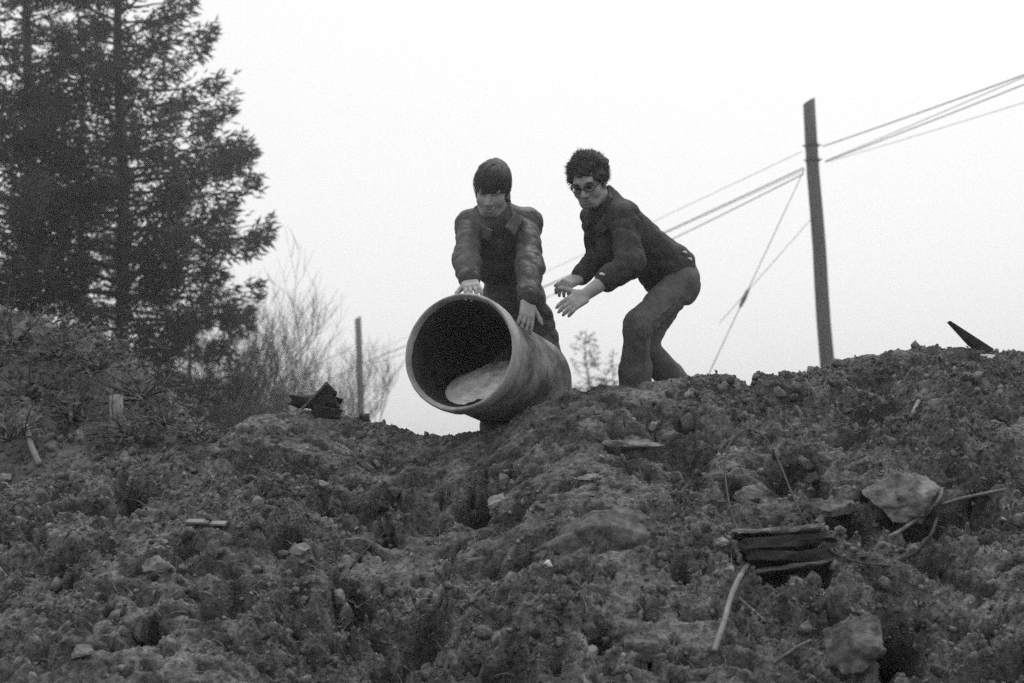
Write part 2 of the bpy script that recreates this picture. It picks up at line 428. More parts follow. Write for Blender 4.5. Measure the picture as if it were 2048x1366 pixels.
for (a, m, b, r, lab, sg) in [
    (P(1604, 303, 28.1), P(1330, 432, 37), P(722, 716, 66), .006, 'highest, faint wire left of the tall pole above the others', .0),
    (P(1607, 336, 28.1), P(1350, 455, 37), P(722, 727, 66), .013, 'dark middle wire passing behind the bending man', .0),
    (P(1607, 341, 28.1), P(1352, 457, 37), P(722, 728.5, 66), .007, 'thin wire close alongside the dark middle wire', .0),
    (P(1607, 348, 28.1), P(1362, 470, 37), P(722, 733, 66), .012, 'lowest long wire behind the bending man and the pipe', .0)]:
    # straight in plan, with one sag
    zb = b.z; L = []
    for i in range(41):
        t = i / 40; q = a.lerp(b, t); L.append(q)
    rr_ = m.x / m.y; tm = (rr_ * a.y - a.x) / ((b.x - a.x) - rr_ * (b.y - a.y))          # where the sight line crosses the wire in plan
    m = EYE + (m - EYE) * (a.lerp(b, tm).y / m.y); sagm = (a.lerp(b, tm).z - m.z) / (4 * tm * (1 - tm))
    for i, q in enumerate(L): q.z -= sagm * 4 * (i / 40) * (1 - i / 40)
    mb = MB(); mb.tube(L, r, 5); mb.build('overhead_wire', M_wire, None, True, origin=np.array(L[0]), label=lab, cat='wire', group=GW)
wire([P(722, 728, 66), P(600, 790, 82), P(480, 850, 100)], .02, 'wire dropping left from the small distant pole', GW)
wire([P(721, 735, 66), P(640, 775, 80)], .014, 'short lower wire leaving the small distant pole leftwards', GW)
for (a, b, r, lab) in [(P(1609, 338, 28), P(1405, 775, 24), .008, 'guy wire slanting down left from the tall pole top'),
                       (P(1640, 418, 28), P(1440, 645, 25.8), .006, 'second thin guy wire meeting the first below its insulator')]:
    mb = MB(); mb.tube([a.lerp(b, t) for t in np.linspace(0, 1, 8)], r, 5)
    g = mb.build('guy_wire', M_twig, None, True, origin=np.array(a), label=lab, cat='wire', group='guy wires of the tall pole')
    if r > .007:
        mb = MB(); mb.tube([a.lerp(b, t) - a for t in (.585, .60, .63, .66, .675)], (.012, .035, .045, .035, .012), 8)
        link('insulator', mesh('insulator', np.concatenate(mb.v), mb.f, M_glass, True), g)

# ------------------------------------------------------------------ trees
def spruce(base, height, rad, zlo, label, n_wh, dens, droop=.35, lean=0, name='conifer_tree', group='conifers behind the bank', gaps=0, leafs=1.0, zw=6.4):
    base = Vector(base)
    e = empty(name, base, label, 'tree', group)
    b = MB(); n = 16
    pts = [(lean * (i / (n - 1)) ** 2 + .05 * math.sin(i * 1.3), .05 * math.cos(i * 1.7), height * i / (n - 1)) for i in range(n)]
    b.tube([base + Vector(p) for p in pts], np.linspace(height * .008 + .03, .010, n), 9)
    tr = b.build('trunk', M_bark, e, True)
    lb = MB(); A = []; D = []; Wd = []
    for i in range(n_wh):
        f = (i + random.random()) / n_wh
        z = zlo + (height * .985 - zlo) * f
        prof = min((height - z) / (height - zw), .42 + .58 * z / zw)
        L = rad * prof * random.uniform(.70, 1.06) + .12
        az = i * 2.399 + random.uniform(-.5, .5)
        if gaps and vnoise(np.array([z * .9]), np.array([az * 1.2]), None, 77)[0] > gaps: continue
        dirv = np.array([math.cos(az), math.sin(az), 0])
        m = 9; t = np.linspace(0, 1, m)
        rise = random.uniform(.15, .62) * (.5 + .6 * f)
        zz = z + L * (rise * t - droop * (1.2 - f) * t ** 1.6 + .22 * t ** 3)
        tp = np.interp(z, np.linspace(0, height, n), [p[0] for p in pts])
        pb = np.stack([base.x + tp + dirv[0] * L * t, base.y + dirv[1] * L * t, base.z + zz], -1)
        pb += rng.normal(0, .02 * L, pb.shape) * t[:, None]
        lb.tube(pb, np.linspace(.012 + .012 * L, .004, m), 4, False)
        # needle sprays along side twigs
        k = int(dens * L * (L + .6))
        tt = np.sqrt(rng.uniform(.03, 1, k))
        sd_ = rng.choice([-1, 1], k); tw = rng.uniform(0, 1, k) * (.10 + .42 * L * (1.05 - tt) * .8)
        ix = tt * (m - 1); i0 = np.minimum(ix.astype(int), m - 2); fr = (ix - i0)[:, None]
        q = pb[i0] * (1 - fr) + pb[i0 + 1] * fr
        side = np.array([-dirv[1], dirv[0], 0])
        out = dirv * .75 + 0 * side
        q = q + (side * sd_[:, None] * .85 + dirv * .55) * tw[:, None]
        q[:, 2] += tw * rng.uniform(-.5, .45, k) + rng.uniform(-.22, .16, k) * (.3 + .3 * L)
        q += rng.normal(0, .025, q.shape)
        dd = dirv * .7 + side * sd_[:, None] * .6 + rng.normal(0, .35, (k, 3)); dd[:, 2] += rng.uniform(-.7, .6, k)
        hv = vnoise(q[:, 0] * 1.9, q[:, 1] * 1.9, q[:, 2] * 2.6, int(height * 10)) + .4 * vnoise(q[:, 0] * 5, q[:, 1] * 5, q[:, 2] * 6, 3)
        kp = hv < (.07 if leafs >= 1 else .6); q = q[kp]; dd = dd[kp]; k = len(q)
        A.append(q); D.append(dd); Wd.append(rng.uniform(.6, 1.3, k))
    lb.build('limbs', M_bark, e, True, kind='stuff')
    A = np.concatenate(A); D = np.concatenate(D); Wd = np.concatenate(Wd) * leafs
    D /= np.linalg.norm(D, axis=1)[:, None]
    N = rng.normal(0, 1, A.shape); U = np.cross(D, N); U /= np.linalg.norm(U, axis=1)[:, None]
    ln = (.19 * Wd)[:, None]; wd = (.017 * Wd)[:, None]; W2 = np.cross(D, U)
    v = np.stack([A, A + D * ln * .45 + U * wd, A + D * ln, A + D * ln * .45 - U * wd, A + D * ln * .5 + W2 * wd, A + D * ln * .5 - W2 * wd], 1)
    kk = len(A); o = (np.arange(kk) * 6)[:, None]
    F = np.concatenate([o + np.array([[0, 1, 2, 3]]), o + np.array([[0, 4, 2, 5]])])
    link('crown', mesh('crown', v.reshape(-1, 3) - np.array(base), F, M_needle), e)
    return e
def gnd(px, Yd): 
    p = P(px, 900, Yd); return (p.x, p.y, -.1)
spruce(gnd(248, 24), 17.2, 2.42, 1.2, 'large dark conifer with ragged right edge against the white sky', 300, 78, gaps=.38)
spruce(gnd(60, 27), 20, 2.5, 1.2, 'second conifer, left of the large ragged one, sky showing between them', 210, 54, gaps=.24)
spruce(gnd(-150, 22), 17, 2.6, 1.2, 'conifer cut off by the left edge of the picture', 190, 54, gaps=.30)
spruce(gnd(165, 34), 17, 2.2, 1.2, 'slender conifer standing behind the gap between the two nearest conifers', 150, 56, gaps=.24)
spruce(gnd(385, 36), 9.6, 2.2, .6, 'shorter conifer low behind the right foot of the large one', 90, 70, gaps=.32, zw=3)
spruce(gnd(1183, 44), 7.3, 1.5, .5, 'small young conifer whose tip shows between the two men', 70, 70, name='young_conifer', group='young conifers behind the men', zw=1.5)
spruce(gnd(1236, 47), 7.0, 1.3, .5, 'young conifer half hidden by the bending man\'s knee', 60, 70, name='young_conifer', group='young conifers behind the men', zw=1.5)

def bare_tree(base, height, spread, label, seed, levels=4, name='bare_tree', group='bare trees behind the heap', r0=None, parts=True, mt=None):
    rd = random.Random(seed); base = Vector(base)
    e = empty(name, base, label, 'tree', group)
    tb = MB(); lb = MB()
    def grow(p, d, L, r, lev, mb):
        n = 5; pts = [p.copy()]
        for i in range(n):
            d = (d + Vector((rd.gauss(0, .10), rd.gauss(0, .10), rd.gauss(.05, .06)))).normalized()
            p = p + d * (L / n); pts.append(p.copy())
        mb.tube(pts, np.linspace(r, r * .55, n + 1), 4 if lev < 2 else 3, False)
        if lev >= levels: return
        for c in range(rd.choice([3, 4, 4, 5])):
            i = rd.randint(1, n); ax = Vector((rd.gauss(0, 1), rd.gauss(0, 1), rd.gauss(0, .4))).normalized()
            nd = (d + ax * rd.uniform(.35, .8) * spread + Vector((0, 0, .25))).normalized()
            grow(pts[i], nd, L * rd.uniform(.5, .78), max(r * .5, .004), lev + 1, lb)
    for c in range(rd.choice([1, 2, 2])):
        grow(base + Vector((rd.gauss(0, .15), rd.gauss(0, .15), 0)), Vector((rd.gauss(.05, .12), rd.gauss(0, .12), 1)).normalized(), height * .48, r0 or height * .010, 0, tb)
    tb.build('trunk', mt or M_twig, e, True)
    lb.build('crown', mt or M_twig, e, True)
    return e
BT = [(455, 26, 5.6, 'bare thin tree growing at the right foot of the conifers'), (500, 34, 6.8, 'bare twiggy tree just right of the conifers, tallest of the thicket'),
      (545, 38, 6.6, 'second bare tree right of the conifers'), (590, 42, 6.6, 'bare tree rising over the dark timber block'), (632, 40, 6.0, 'bare tree behind the right end of the timber block'),
      (672, 46, 6.6, 'bare tree just left of the small distant pole'), (705, 50, 5.6, 'low bare tree directly behind the small pole'), (560, 30, 4.4, 'low bare sapling left of the timber block'),
      (770, 48, 3.9, 'sparse bare sapling between the small pole and the pipe'), (815, 52, 3.4, 'last sparse sapling beside the pipe mouth'), (480, 44, 7.4, 'faint bare tree far behind the conifer edge'),
      (430, 30, 5.4, 'bare tree between the large conifer and the thicket'), (525, 27, 4.6, 'low bare bush at the left end of the heap\'s skyline'), (470, 24, 4.0, 'short bare bush nearest the conifer foot'), (650, 34, 4.4, 'low bare bush left of the small pole')]
for i, (px, Yd, h, lab) in enumerate(BT):
    bare_tree(gnd(px, Yd), h, 1.15, lab, 100 + i, 5 if i in (0, 1, 2, 3, 5, 10, 11, 12) else 4)

# ================================================================== THE PIPE
def lathe(profile, c, ax, k=72):
    ax = Vector(ax); u = ax.cross(Vector((0, 0, 1))).normalized(); v = u.cross(ax)
    V = []
    for s, r in profile:
        for j in range(k):
            a = 2 * math.pi * j / k
            V.append(c + ax * s + (u * math.cos(a) + v * math.sin(a)) * r)
    n = len(profile)
    F = [(i * k + j, i * k + (j + 1) % k, ((i + 1) % n) * k + (j + 1) % k, ((i + 1) % n) * k + j) for i in range(n) for j in range(k)]
    return V, F
LEN = (PB - PF).length
pipe = empty('concrete_pipe', PF, 'large muddy concrete pipe with open mouth, held by the man in the padded jacket', 'pipe')
b = MB(); V, F = lathe([(.10, .243), (.13, .247), (.2, .248), (LEN - .02, .248), (LEN, .242), (LEN, .226), (LEN - .02, .222), (.10, .224)], PF, PAX)
b.add(V, F); b.build('barrel', M_barrel, pipe, True)
b = MB(); V, F = lathe([(.002, .256), (-.003, .259), (-.004, .264), (.000, .268), (.010, .271), (.075, .272), (.086, .268), (.112, .2485), (.112, .2485), (.108, .240), (.02, .248)], PF, PAX)
V = np.array([tuple(v) for v in V]); V += (.0035 * np.stack([vnoise(V[:, 0] * 30 + k_ * 7, V[:, 1] * 30, V[:, 2] * 30, 800 + k_) + .6 * vnoise(V[:, 0] * 9 + k_ * 7, V[:, 1] * 9, V[:, 2] * 9, 810 + k_) for k_ in range(3)], -1))
b.add(V, F); b.build('collar', M_conc, pipe, True)
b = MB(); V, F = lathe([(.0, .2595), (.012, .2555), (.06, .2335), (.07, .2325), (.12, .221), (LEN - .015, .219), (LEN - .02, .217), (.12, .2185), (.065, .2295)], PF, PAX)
b.add(V, F); b.build('shade_lining', M_pipe_shade, pipe, True)  # dark sleeve: the unlit look of the inner wall is put into its colour
# pale added wedge: light reaching the pipe floor, put into its colour and shape
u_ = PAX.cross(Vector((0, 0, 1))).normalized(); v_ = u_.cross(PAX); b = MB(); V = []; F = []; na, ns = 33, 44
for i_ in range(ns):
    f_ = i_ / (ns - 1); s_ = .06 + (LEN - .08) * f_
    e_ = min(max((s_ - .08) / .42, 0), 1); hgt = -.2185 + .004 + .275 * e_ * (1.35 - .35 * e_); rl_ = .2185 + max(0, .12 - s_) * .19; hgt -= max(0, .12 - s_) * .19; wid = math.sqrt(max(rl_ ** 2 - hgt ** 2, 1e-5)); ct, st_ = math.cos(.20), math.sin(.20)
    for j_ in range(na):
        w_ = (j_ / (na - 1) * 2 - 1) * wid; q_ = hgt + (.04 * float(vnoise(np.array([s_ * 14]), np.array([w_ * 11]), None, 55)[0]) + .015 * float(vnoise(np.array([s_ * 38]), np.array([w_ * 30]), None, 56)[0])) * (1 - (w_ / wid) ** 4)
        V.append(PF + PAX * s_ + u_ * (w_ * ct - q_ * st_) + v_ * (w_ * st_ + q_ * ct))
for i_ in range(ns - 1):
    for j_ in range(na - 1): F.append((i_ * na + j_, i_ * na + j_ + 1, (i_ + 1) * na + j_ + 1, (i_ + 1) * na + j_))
b.add(V, F); b.build('lit_wedge', M_floor_lit, pipe, True)

# ================================================================== PEOPLE: one field per surface, meshed by surface nets
class Field:
    def __init__(s, pts, pad=.2, h=.005):
        P_ = np.array([tuple(p) for p in pts]); s.lo = P_.min(0) - pad; s.h = h
        s.n = np.ceil((P_.max(0) + pad - s.lo) / h).astype(int) + 1
        s.F = np.full(s.n, 1.0, np.float32)
    def _sub(s, lo, hi):
        a = np.clip(np.floor((lo - s.lo) / s.h).astype(int), 0, s.n); b = np.clip(np.ceil((hi - s.lo) / s.h).astype(int) + 1, 0, s.n)
        g = [s.lo[i] + s.h * np.arange(a[i], b[i]) for i in range(3)]
        sl = tuple(slice(a[i], b[i]) for i in range(3))
        return sl, g[0][:, None, None], g[1][None, :, None], g[2][None, None, :]
    def _mix(s, sl, d, k, sub):
        f = s.F[sl]
        if sub:
            s.F[sl] = np.maximum(f, -d) if k <= 0 else -s._smin(-f, d, k)
        else:
            s.F[sl] = np.minimum(f, d) if k <= 0 else s._smin(f, d, k)
    @staticmethod
    def _smin(a, b, k):
        h = np.maximum(k - np.abs(a - b), 0) / k
        return np.minimum(a, b) - h * h * k * .25
    def cone(s, a, b, r1, r2, k=.02, sub=False):
        a = np.array(a, float); b = np.array(b, float); m = max(r1, r2) + k + 3 * s.h
        sl, x, y, z = s._sub(np.minimum(a, b) - m, np.maximum(a, b) + m)
        if 0 in s.F[sl].shape: return
        ba = b - a; L2 = ba.dot(ba) + 1e-9
        t = np.clip(((x - a[0]) * ba[0] + (y - a[1]) * ba[1] + (z - a[2]) * ba[2]) / L2, 0, 1)
        d = np.sqrt((x - a[0] - ba[0] * t) ** 2 + (y - a[1] - ba[1] * t) ** 2 + (z - a[2] - ba[2] * t) ** 2) - (r1 + (r2 - r1) * t)
        s._mix(sl, d, k, sub)
    def chain(s, pts, rad, k=.02):
        for i in range(len(pts) - 1): s.cone(pts[i], pts[i + 1], rad[i], rad[i + 1], k)
    def ell(s, c, rad, ax, k=.03, sub=False):
        c = np.array(c, float); rad = np.array(rad, float); A = np.array([tuple(v) for v in ax]); m = rad.max() + k + 3 * s.h
        sl, x, y, z = s._sub(c - m, c + m)
        if 0 in s.F[sl].shape: return
        X = x - c[0]; Y = y - c[1]; Z = z - c[2]
        l = [(X * A[i][0] + Y * A[i][1] + Z * A[i][2]) / rad[i] for i in range(3)]
        k0 = np.sqrt(l[0] ** 2 + l[1] ** 2 + l[2] ** 2); k1 = np.sqrt((l[0] / rad[0]) ** 2 + (l[1] / rad[1]) ** 2 + (l[2] / rad[2]) ** 2) + 1e-6
        s._mix(sl, k0 * (k0 - 1) / k1, k, sub)
    def box(s, c, half, ax, rnd=.01, k=.01, sub=False):
        c = np.array(c, float); A = np.array([tuple(v) for v in ax]); m = np.linalg.norm(half) + rnd + k + 3 * s.h
        sl, x, y, z = s._sub(c - m, c + m)
        if 0 in s.F[sl].shape: return
        X = x - c[0]; Y = y - c[1]; Z = z - c[2]
        q = [np.abs(X * A[i][0] + Y * A[i][1] + Z * A[i][2]) - half[i] + rnd for i in range(3)]
        d = np.sqrt(sum(np.maximum(v, 0) ** 2 for v in q)) + np.minimum(np.maximum(np.maximum(q[0], q[1]), q[2]), 0) - rnd
        s._mix(sl, d, k, sub)
    def mesh(s):
        F = s.F; sg = F < 0; n = s.n - 1
        cnt = np.zeros(n, np.int8)
        off8 = [(i, j, k) for i in (0, 1) for j in (0, 1) for k in (0, 1)]
        for o in off8: cnt += sg[o[0]:o[0] + n[0], o[1]:o[1] + n[1], o[2]:o[2] + n[2]]
        act = np.argwhere((cnt > 0) & (cnt < 8))
        acc = np.zeros((len(act), 3)); num = np.zeros(len(act))
        for o in off8:
            for ax in range(3):
                if o[ax]: continue
                p = list(o); p[ax] = 1
                va = F[act[:, 0] + o[0], act[:, 1] + o[1], act[:, 2] + o[2]].astype(float); vb = F[act[:, 0] + p[0], act[:, 1] + p[1], act[:, 2] + p[2]].astype(float)
                c = (va < 0) != (vb < 0)
                t = np.where(c, va / np.where(c, va - vb, 1), 0)
                pos = np.array(o, float)[None, :] + np.zeros((len(act), 3)); pos[:, ax] += t
                acc[c] += pos[c]; num[c] += 1
        V = s.lo + s.h * (act + acc / num[:, None])
        im = np.full(n, -1, np.int64); im[act[:, 0], act[:, 1], act[:, 2]] = np.arange(len(act))
        Q = []
        for ax in range(3):
            u, v = (ax + 1) % 3, (ax + 2) % 3
            a = [slice(None)] * 3; b_ = [slice(None)] * 3; a[ax] = slice(0, -1); b_[ax] = slice(1, None)
            e = np.argwhere(sg[tuple(a)] != sg[tuple(b_)])
            e = e[(e[:, u] > 0) & (e[:, v] > 0) & (e[:, u] < n[u]) & (e[:, v] < n[v])]
            fl = sg[tuple(e.T)]
            def cell(du, dv):
                c = e.copy(); c[:, u] += du; c[:, v] += dv; return im[c[:, 0], c[:, 1], c[:, 2]]
            q = np.stack([cell(-1, -1), cell(0, -1), cell(0, 0), cell(-1, 0)], -1)
            q[~fl] = q[~fl][:, ::-1]
            Q.append(q)
        Q = np.concatenate(Q); Q = Q[(Q >= 0).all(1)]
        return V, Q
def vnormals(V, Q):
    N = np.zeros_like(V); n = np.cross(V[Q[:, 2]] - V[Q[:, 0]], V[Q[:, 3]] - V[Q[:, 1]])
    for i in range(4): np.add.at(N, Q[:, i], n)
    return N / (np.linalg.norm(N, axis=1)[:, None] + 1e-12)
def folds(V, Q, chains, amp_n=.006, sc=(9, 9, 16), amp_r=.006, freq=9, seed=1):
    """cloth: soft random folds, and creases that wrap round the limbs"""
    N = vnormals(V, Q)
    d = amp_n * 2 * (vnoise(V[:, 0] * sc[0], V[:, 1] * sc[1], V[:, 2] * sc[2], seed) + .5 * vnoise(V[:, 0] * sc[0] * 2.1, V[:, 1] * sc[1] * 2.1, V[:, 2] * sc[2] * 2.1, seed + 3))
    best = np.full(len(V), 9.); ring = np.zeros(len(V))
    rid = lambda n: 2.8 * np.abs(n) ** .75 - .3
    d += amp_n * 1.1 * (rid(vnoise(V[:, 0] * 11 + V[:, 2] * 8, V[:, 1] * 9, V[:, 2] * 13 - V[:, 0] * 5, seed + 7)) - .5)
    for pts, rmax, wt in chains:
        pts = [np.array(tuple(p)) for p in pts]; acc = 0
        for a, b in zip(pts[:-1], pts[1:]):
            ba = b - a; L = np.linalg.norm(ba); e1 = np.cross(ba, (.2, .3, .9)); e1 /= np.linalg.norm(e1); e2 = np.cross(ba / L, e1)
            t = np.clip((V - a) @ ba / L ** 2, 0, 1); q = V - a - t[:, None] * ba; r = np.linalg.norm(q, axis=1) + 1e-6
            c = q @ e1 / r; sn = q @ e2 / r; ss = (acc + t * L) * freq
            v = rid(vnoise(ss * 1.5 + c * .9, c * 1.1 + ss * .25, sn * 1.1, seed + 9)) + .5 * rid(vnoise(ss * 2.7 - sn, c * 1.8, sn * 1.8 + 4, seed + 12)) - .7
            w = np.clip((rmax - r) / (.3 * rmax), 0, 1) * wt
            up = r < best
            ring = np.where(up, v * w, ring); best = np.where(up, r, best); acc += L
    return V + N * (d + amp_r * ring)[:, None]
def put(name, VQ, m, parent, base, **kw):
    V, Q = VQ
    o = link(name, mesh(name, V - np.array(base), Q, m, True), None, **kw)
    if parent is None: o.location = base
    else: o.parent = parent
    return o
def frame(fwd, up):
    f = Vector(fwd).normalized(); u = Vector(up); u = (u - f * u.dot(f)).normalized(); r = f.cross(u)
    return r, f, u            # his right, forward, up
def head(f, c, fr, s=1.0):
    r, fw, u = fr
    L = lambda x, y, z: Vector(c) + (r * x + fw * y + u * z) * s
    f.ell(L(0, -.012, .035), (.074 * s, .094 * s, .086 * s), fr, .01)
    f.ell(L(0, .022, -.03), (.064 * s, .068 * s, .078 * s), fr, .03)
    f.ell(L(0, .050, -.088), (.030 * s, .028 * s, .024 * s), fr, .03)
    for q in (-1, 1):
        f.ell(L(q * .042, .052, -.028), (.024 * s, .022 * s, .026 * s), fr, .02)
        f.cone(L(q * .058, -.005, -.075), L(q * .03, .05, -.092), .017 * s, .016 * s, .03)
        f.ell(L(q * .031, .094, .004), (.022 * s, .020 * s, .015 * s), fr, .010, True)
        f.ell(L(q * .076, -.012, -.012), (.010 * s, .020 * s, .032 * s), fr, .008)
    f.cone(L(-.04, .074, .028), L(.04, .074, .028), .012 * s, .012 * s, .015)
    f.cone(L(0, .083, .012), L(0, .108, -.030), .008 * s, .013 * s, .012)
    for q in (-1, 1): f.ell(L(q * .013, .094, -.034), (.010 * s, .011 * s, .009 * s), fr, .008)
    f.cone(L(-.018, .084, -.060), L(.018, .084, -.060), .008 * s, .008 * s, .01)
    f.cone(L(-.015, .082, -.072), L(.015, .082, -.072), .008 * s, .008 * s, .01)
    f.box(L(0, .096, -.066), (.022 * s, .008 * s, .0025), fr, .001, .003, True)
    return L
def hand(f, wrist, fwd, back, side, curl=.35, spread=.16, thumb=(.75, .25), s=1.0, extra=None):
    """fwd: wrist to knuckles, back: out of the back of the hand, side: +1 when the thumb lies along fwd x back"""
    fw = Vector(fwd).normalized(); bk = Vector(back); bk = (bk - fw * bk.dot(fw)).normalized(); ac = fw.cross(bk) * side
    w = Vector(wrist)
    L = lambda a, l, t: w + (ac * a + fw * l + bk * t) * s
    f.box(L(0, .052, 0), (.040 * s, .046 * s, .014 * s), (ac, fw, bk), .013, .015)
    f.ell(L(.022, .035, -.008), (.022 * s, .034 * s, .017 * s), (ac, fw, bk), .015)
    tips = []
    for i, (a, ln) in enumerate([(.031, .070), (.0105, .078), (-.0105, .072), (-.031, .057)]):
        p = L(a, .092, 0); ang = a / .031 * spread
        d = (fw * math.cos(ang) + ac * math.sin(ang)).normalized(); up = bk
        c = curl[i] if isinstance(curl, (list, tuple)) else curl
        pts = [p]
        for j, fr_ in enumerate((.44, .32, .24)):
            bend = c * (.8, 1.0, .8)[j]
            d, up = (d * math.cos(bend) - up * math.sin(bend)).normalized(), (up * math.cos(bend) + d * math.sin(bend)).normalized()
            p = p + d * (ln * fr_ * s); pts.append(p)
        f.chain(pts, [.0098 * s, .0094 * s, .0088 * s, .0075 * s], .004)
        tips.append((pts[-1], d, up))
    p = L(.030, .022, -.006); d = (fw * math.cos(thumb[0]) + ac * math.sin(thumb[0]) - bk * thumb[1]).normalized()
    p2 = p + d * .038 * s; d2 = (d + fw * .25).normalized(); p3 = p2 + d2 * .030 * s; p4 = p3 + (d2 + fw * .2).normalized() * .022 * s
    f.chain([p, p2, p3, p4], [.0145 * s, .0115 * s, .0105 * s, .0085 * s], .008)
    return tips
def tube1(p, r):
    m = MB(); m.tube(p, r, 6); return m
def boot(fr_pos, toe, base, parent, name='boot'):
    a = Vector(fr_pos); t = Vector(toe); t.z = 0; t.normalize(); up = Vector((0, 0, 1)); sd_ = t.cross(up)
    f = Field([a + t * .2, a - t * .1, a + Vector((0, 0, .15)), a - Vector((0, 0, .02))], .1, .007)
    f.cone(a + up * .16, a + up * .06, .058, .052, .02); f.ell(a + t * .07 + up * .045, (.046, .13, .045), (sd_, t, up), .03)
    f.ell(a + t * .15 + up * .035, (.048, .06, .036), (sd_, t, up), .02); f.box(a + t * .06 + up * .013, (.05, .145, .014), (sd_, t, up), .012, .004)
    put(name, f.mesh(), M_boot, parent, base)
def strands(Lh, n, seed, cen, rad, keep, kind, ln, wd, base, body, m, name='hair_strands'):
    r = np.random.default_rng(seed); V = []; F = []; c = 0; cen = np.array(cen); rad = np.array(rad)
    for i in range(n):
        u = r.normal(0, 1, 3); u /= np.linalg.norm(u)
        if not keep(u): continue
        p = cen + u * rad * (r.uniform(.96, 1.05) + (.28 * float(vnoise(np.array([u[0] * 2.6]), np.array([u[1] * 2.6]), np.array([u[2] * 2.6]), seed)[0]) if kind == 'curl' else 0)); nn = u / rad; nn /= np.linalg.norm(nn); L = ln * r.uniform(.5, 1.2); pts = [p]
        if kind == 'curl':
            d = nn + r.normal(0, .7, 3); ax = r.normal(0, 1, 3); ax /= np.linalg.norm(ax)
            for j in range(4):
                d = d / np.linalg.norm(d); p = p + d * L / 4; pts.append(p); d = d + np.cross(ax, d) * r.uniform(.6, 1.3)
        else:
            for j in range(4):
                nn = (p - cen) / rad ** 2; nn /= np.linalg.norm(nn); t = p - np.array([-.02, -.05, .16]); t = t + np.array([.05, 0, -.05]) + r.normal(0, .02, 3); t = t - nn * t.dot(nn); t /= np.linalg.norm(t)
                p = p + t * L / 4 + nn * .0012 * r.normal(0, 1); pts.append(p)
        sd_ = np.cross(pts[-1] - pts[0], nn); sd_ /= np.linalg.norm(sd_) + 1e-9
        for j, q in enumerate(pts):
            ww = wd * (1 - j / 4.6)
            V += [Lh(*(q - sd_ * ww)) - base, Lh(*(q + sd_ * ww)) - base]
        F += [(c + 2 * j, c + 2 * j + 1, c + 2 * j + 3, c + 2 * j + 2) for j in range(4)]; c += 10
    link(name, mesh(name, [tuple(v) for v in V], F, m), body, kind='stuff')
def collar_flaps(neck, tor, body, base, m, w_):
    rt, fw, upv = tor
    f = Field([neck], .2, .005)
    for q in (-1, 1):
        nrm_ = (fw * .62 + rt * q * .55 + upv * .45).normalized(); ax = frame(nrm_, upv * .5 + rt * q * .8)
        f.box(neck + rt * q * .080 + fw * .098 - upv * .012, (w_ * .62, .007, w_), ax, .005, .004)
        f.chain([neck + upv * .058 - fw * .070, neck + rt * q * .080 - fw * .012 + upv * .056, neck + rt * q * .082 + fw * .06 + upv * .02], [.011, .013, .012], .012)
    f.cone(neck + upv * .02, neck + upv * .16 + fw * .03, .058, .066, .004, True)
    V, Q = f.mesh(); put('collar', (folds(V, Q, [], .003, (25, 25, 25), 0), Q), m, body, base)
def HNz(p): return float(HN(np.array([p[0]]), np.array([p[1]]))[0])
def dist(a, b): return (Vector(a) - Vector(b)).length

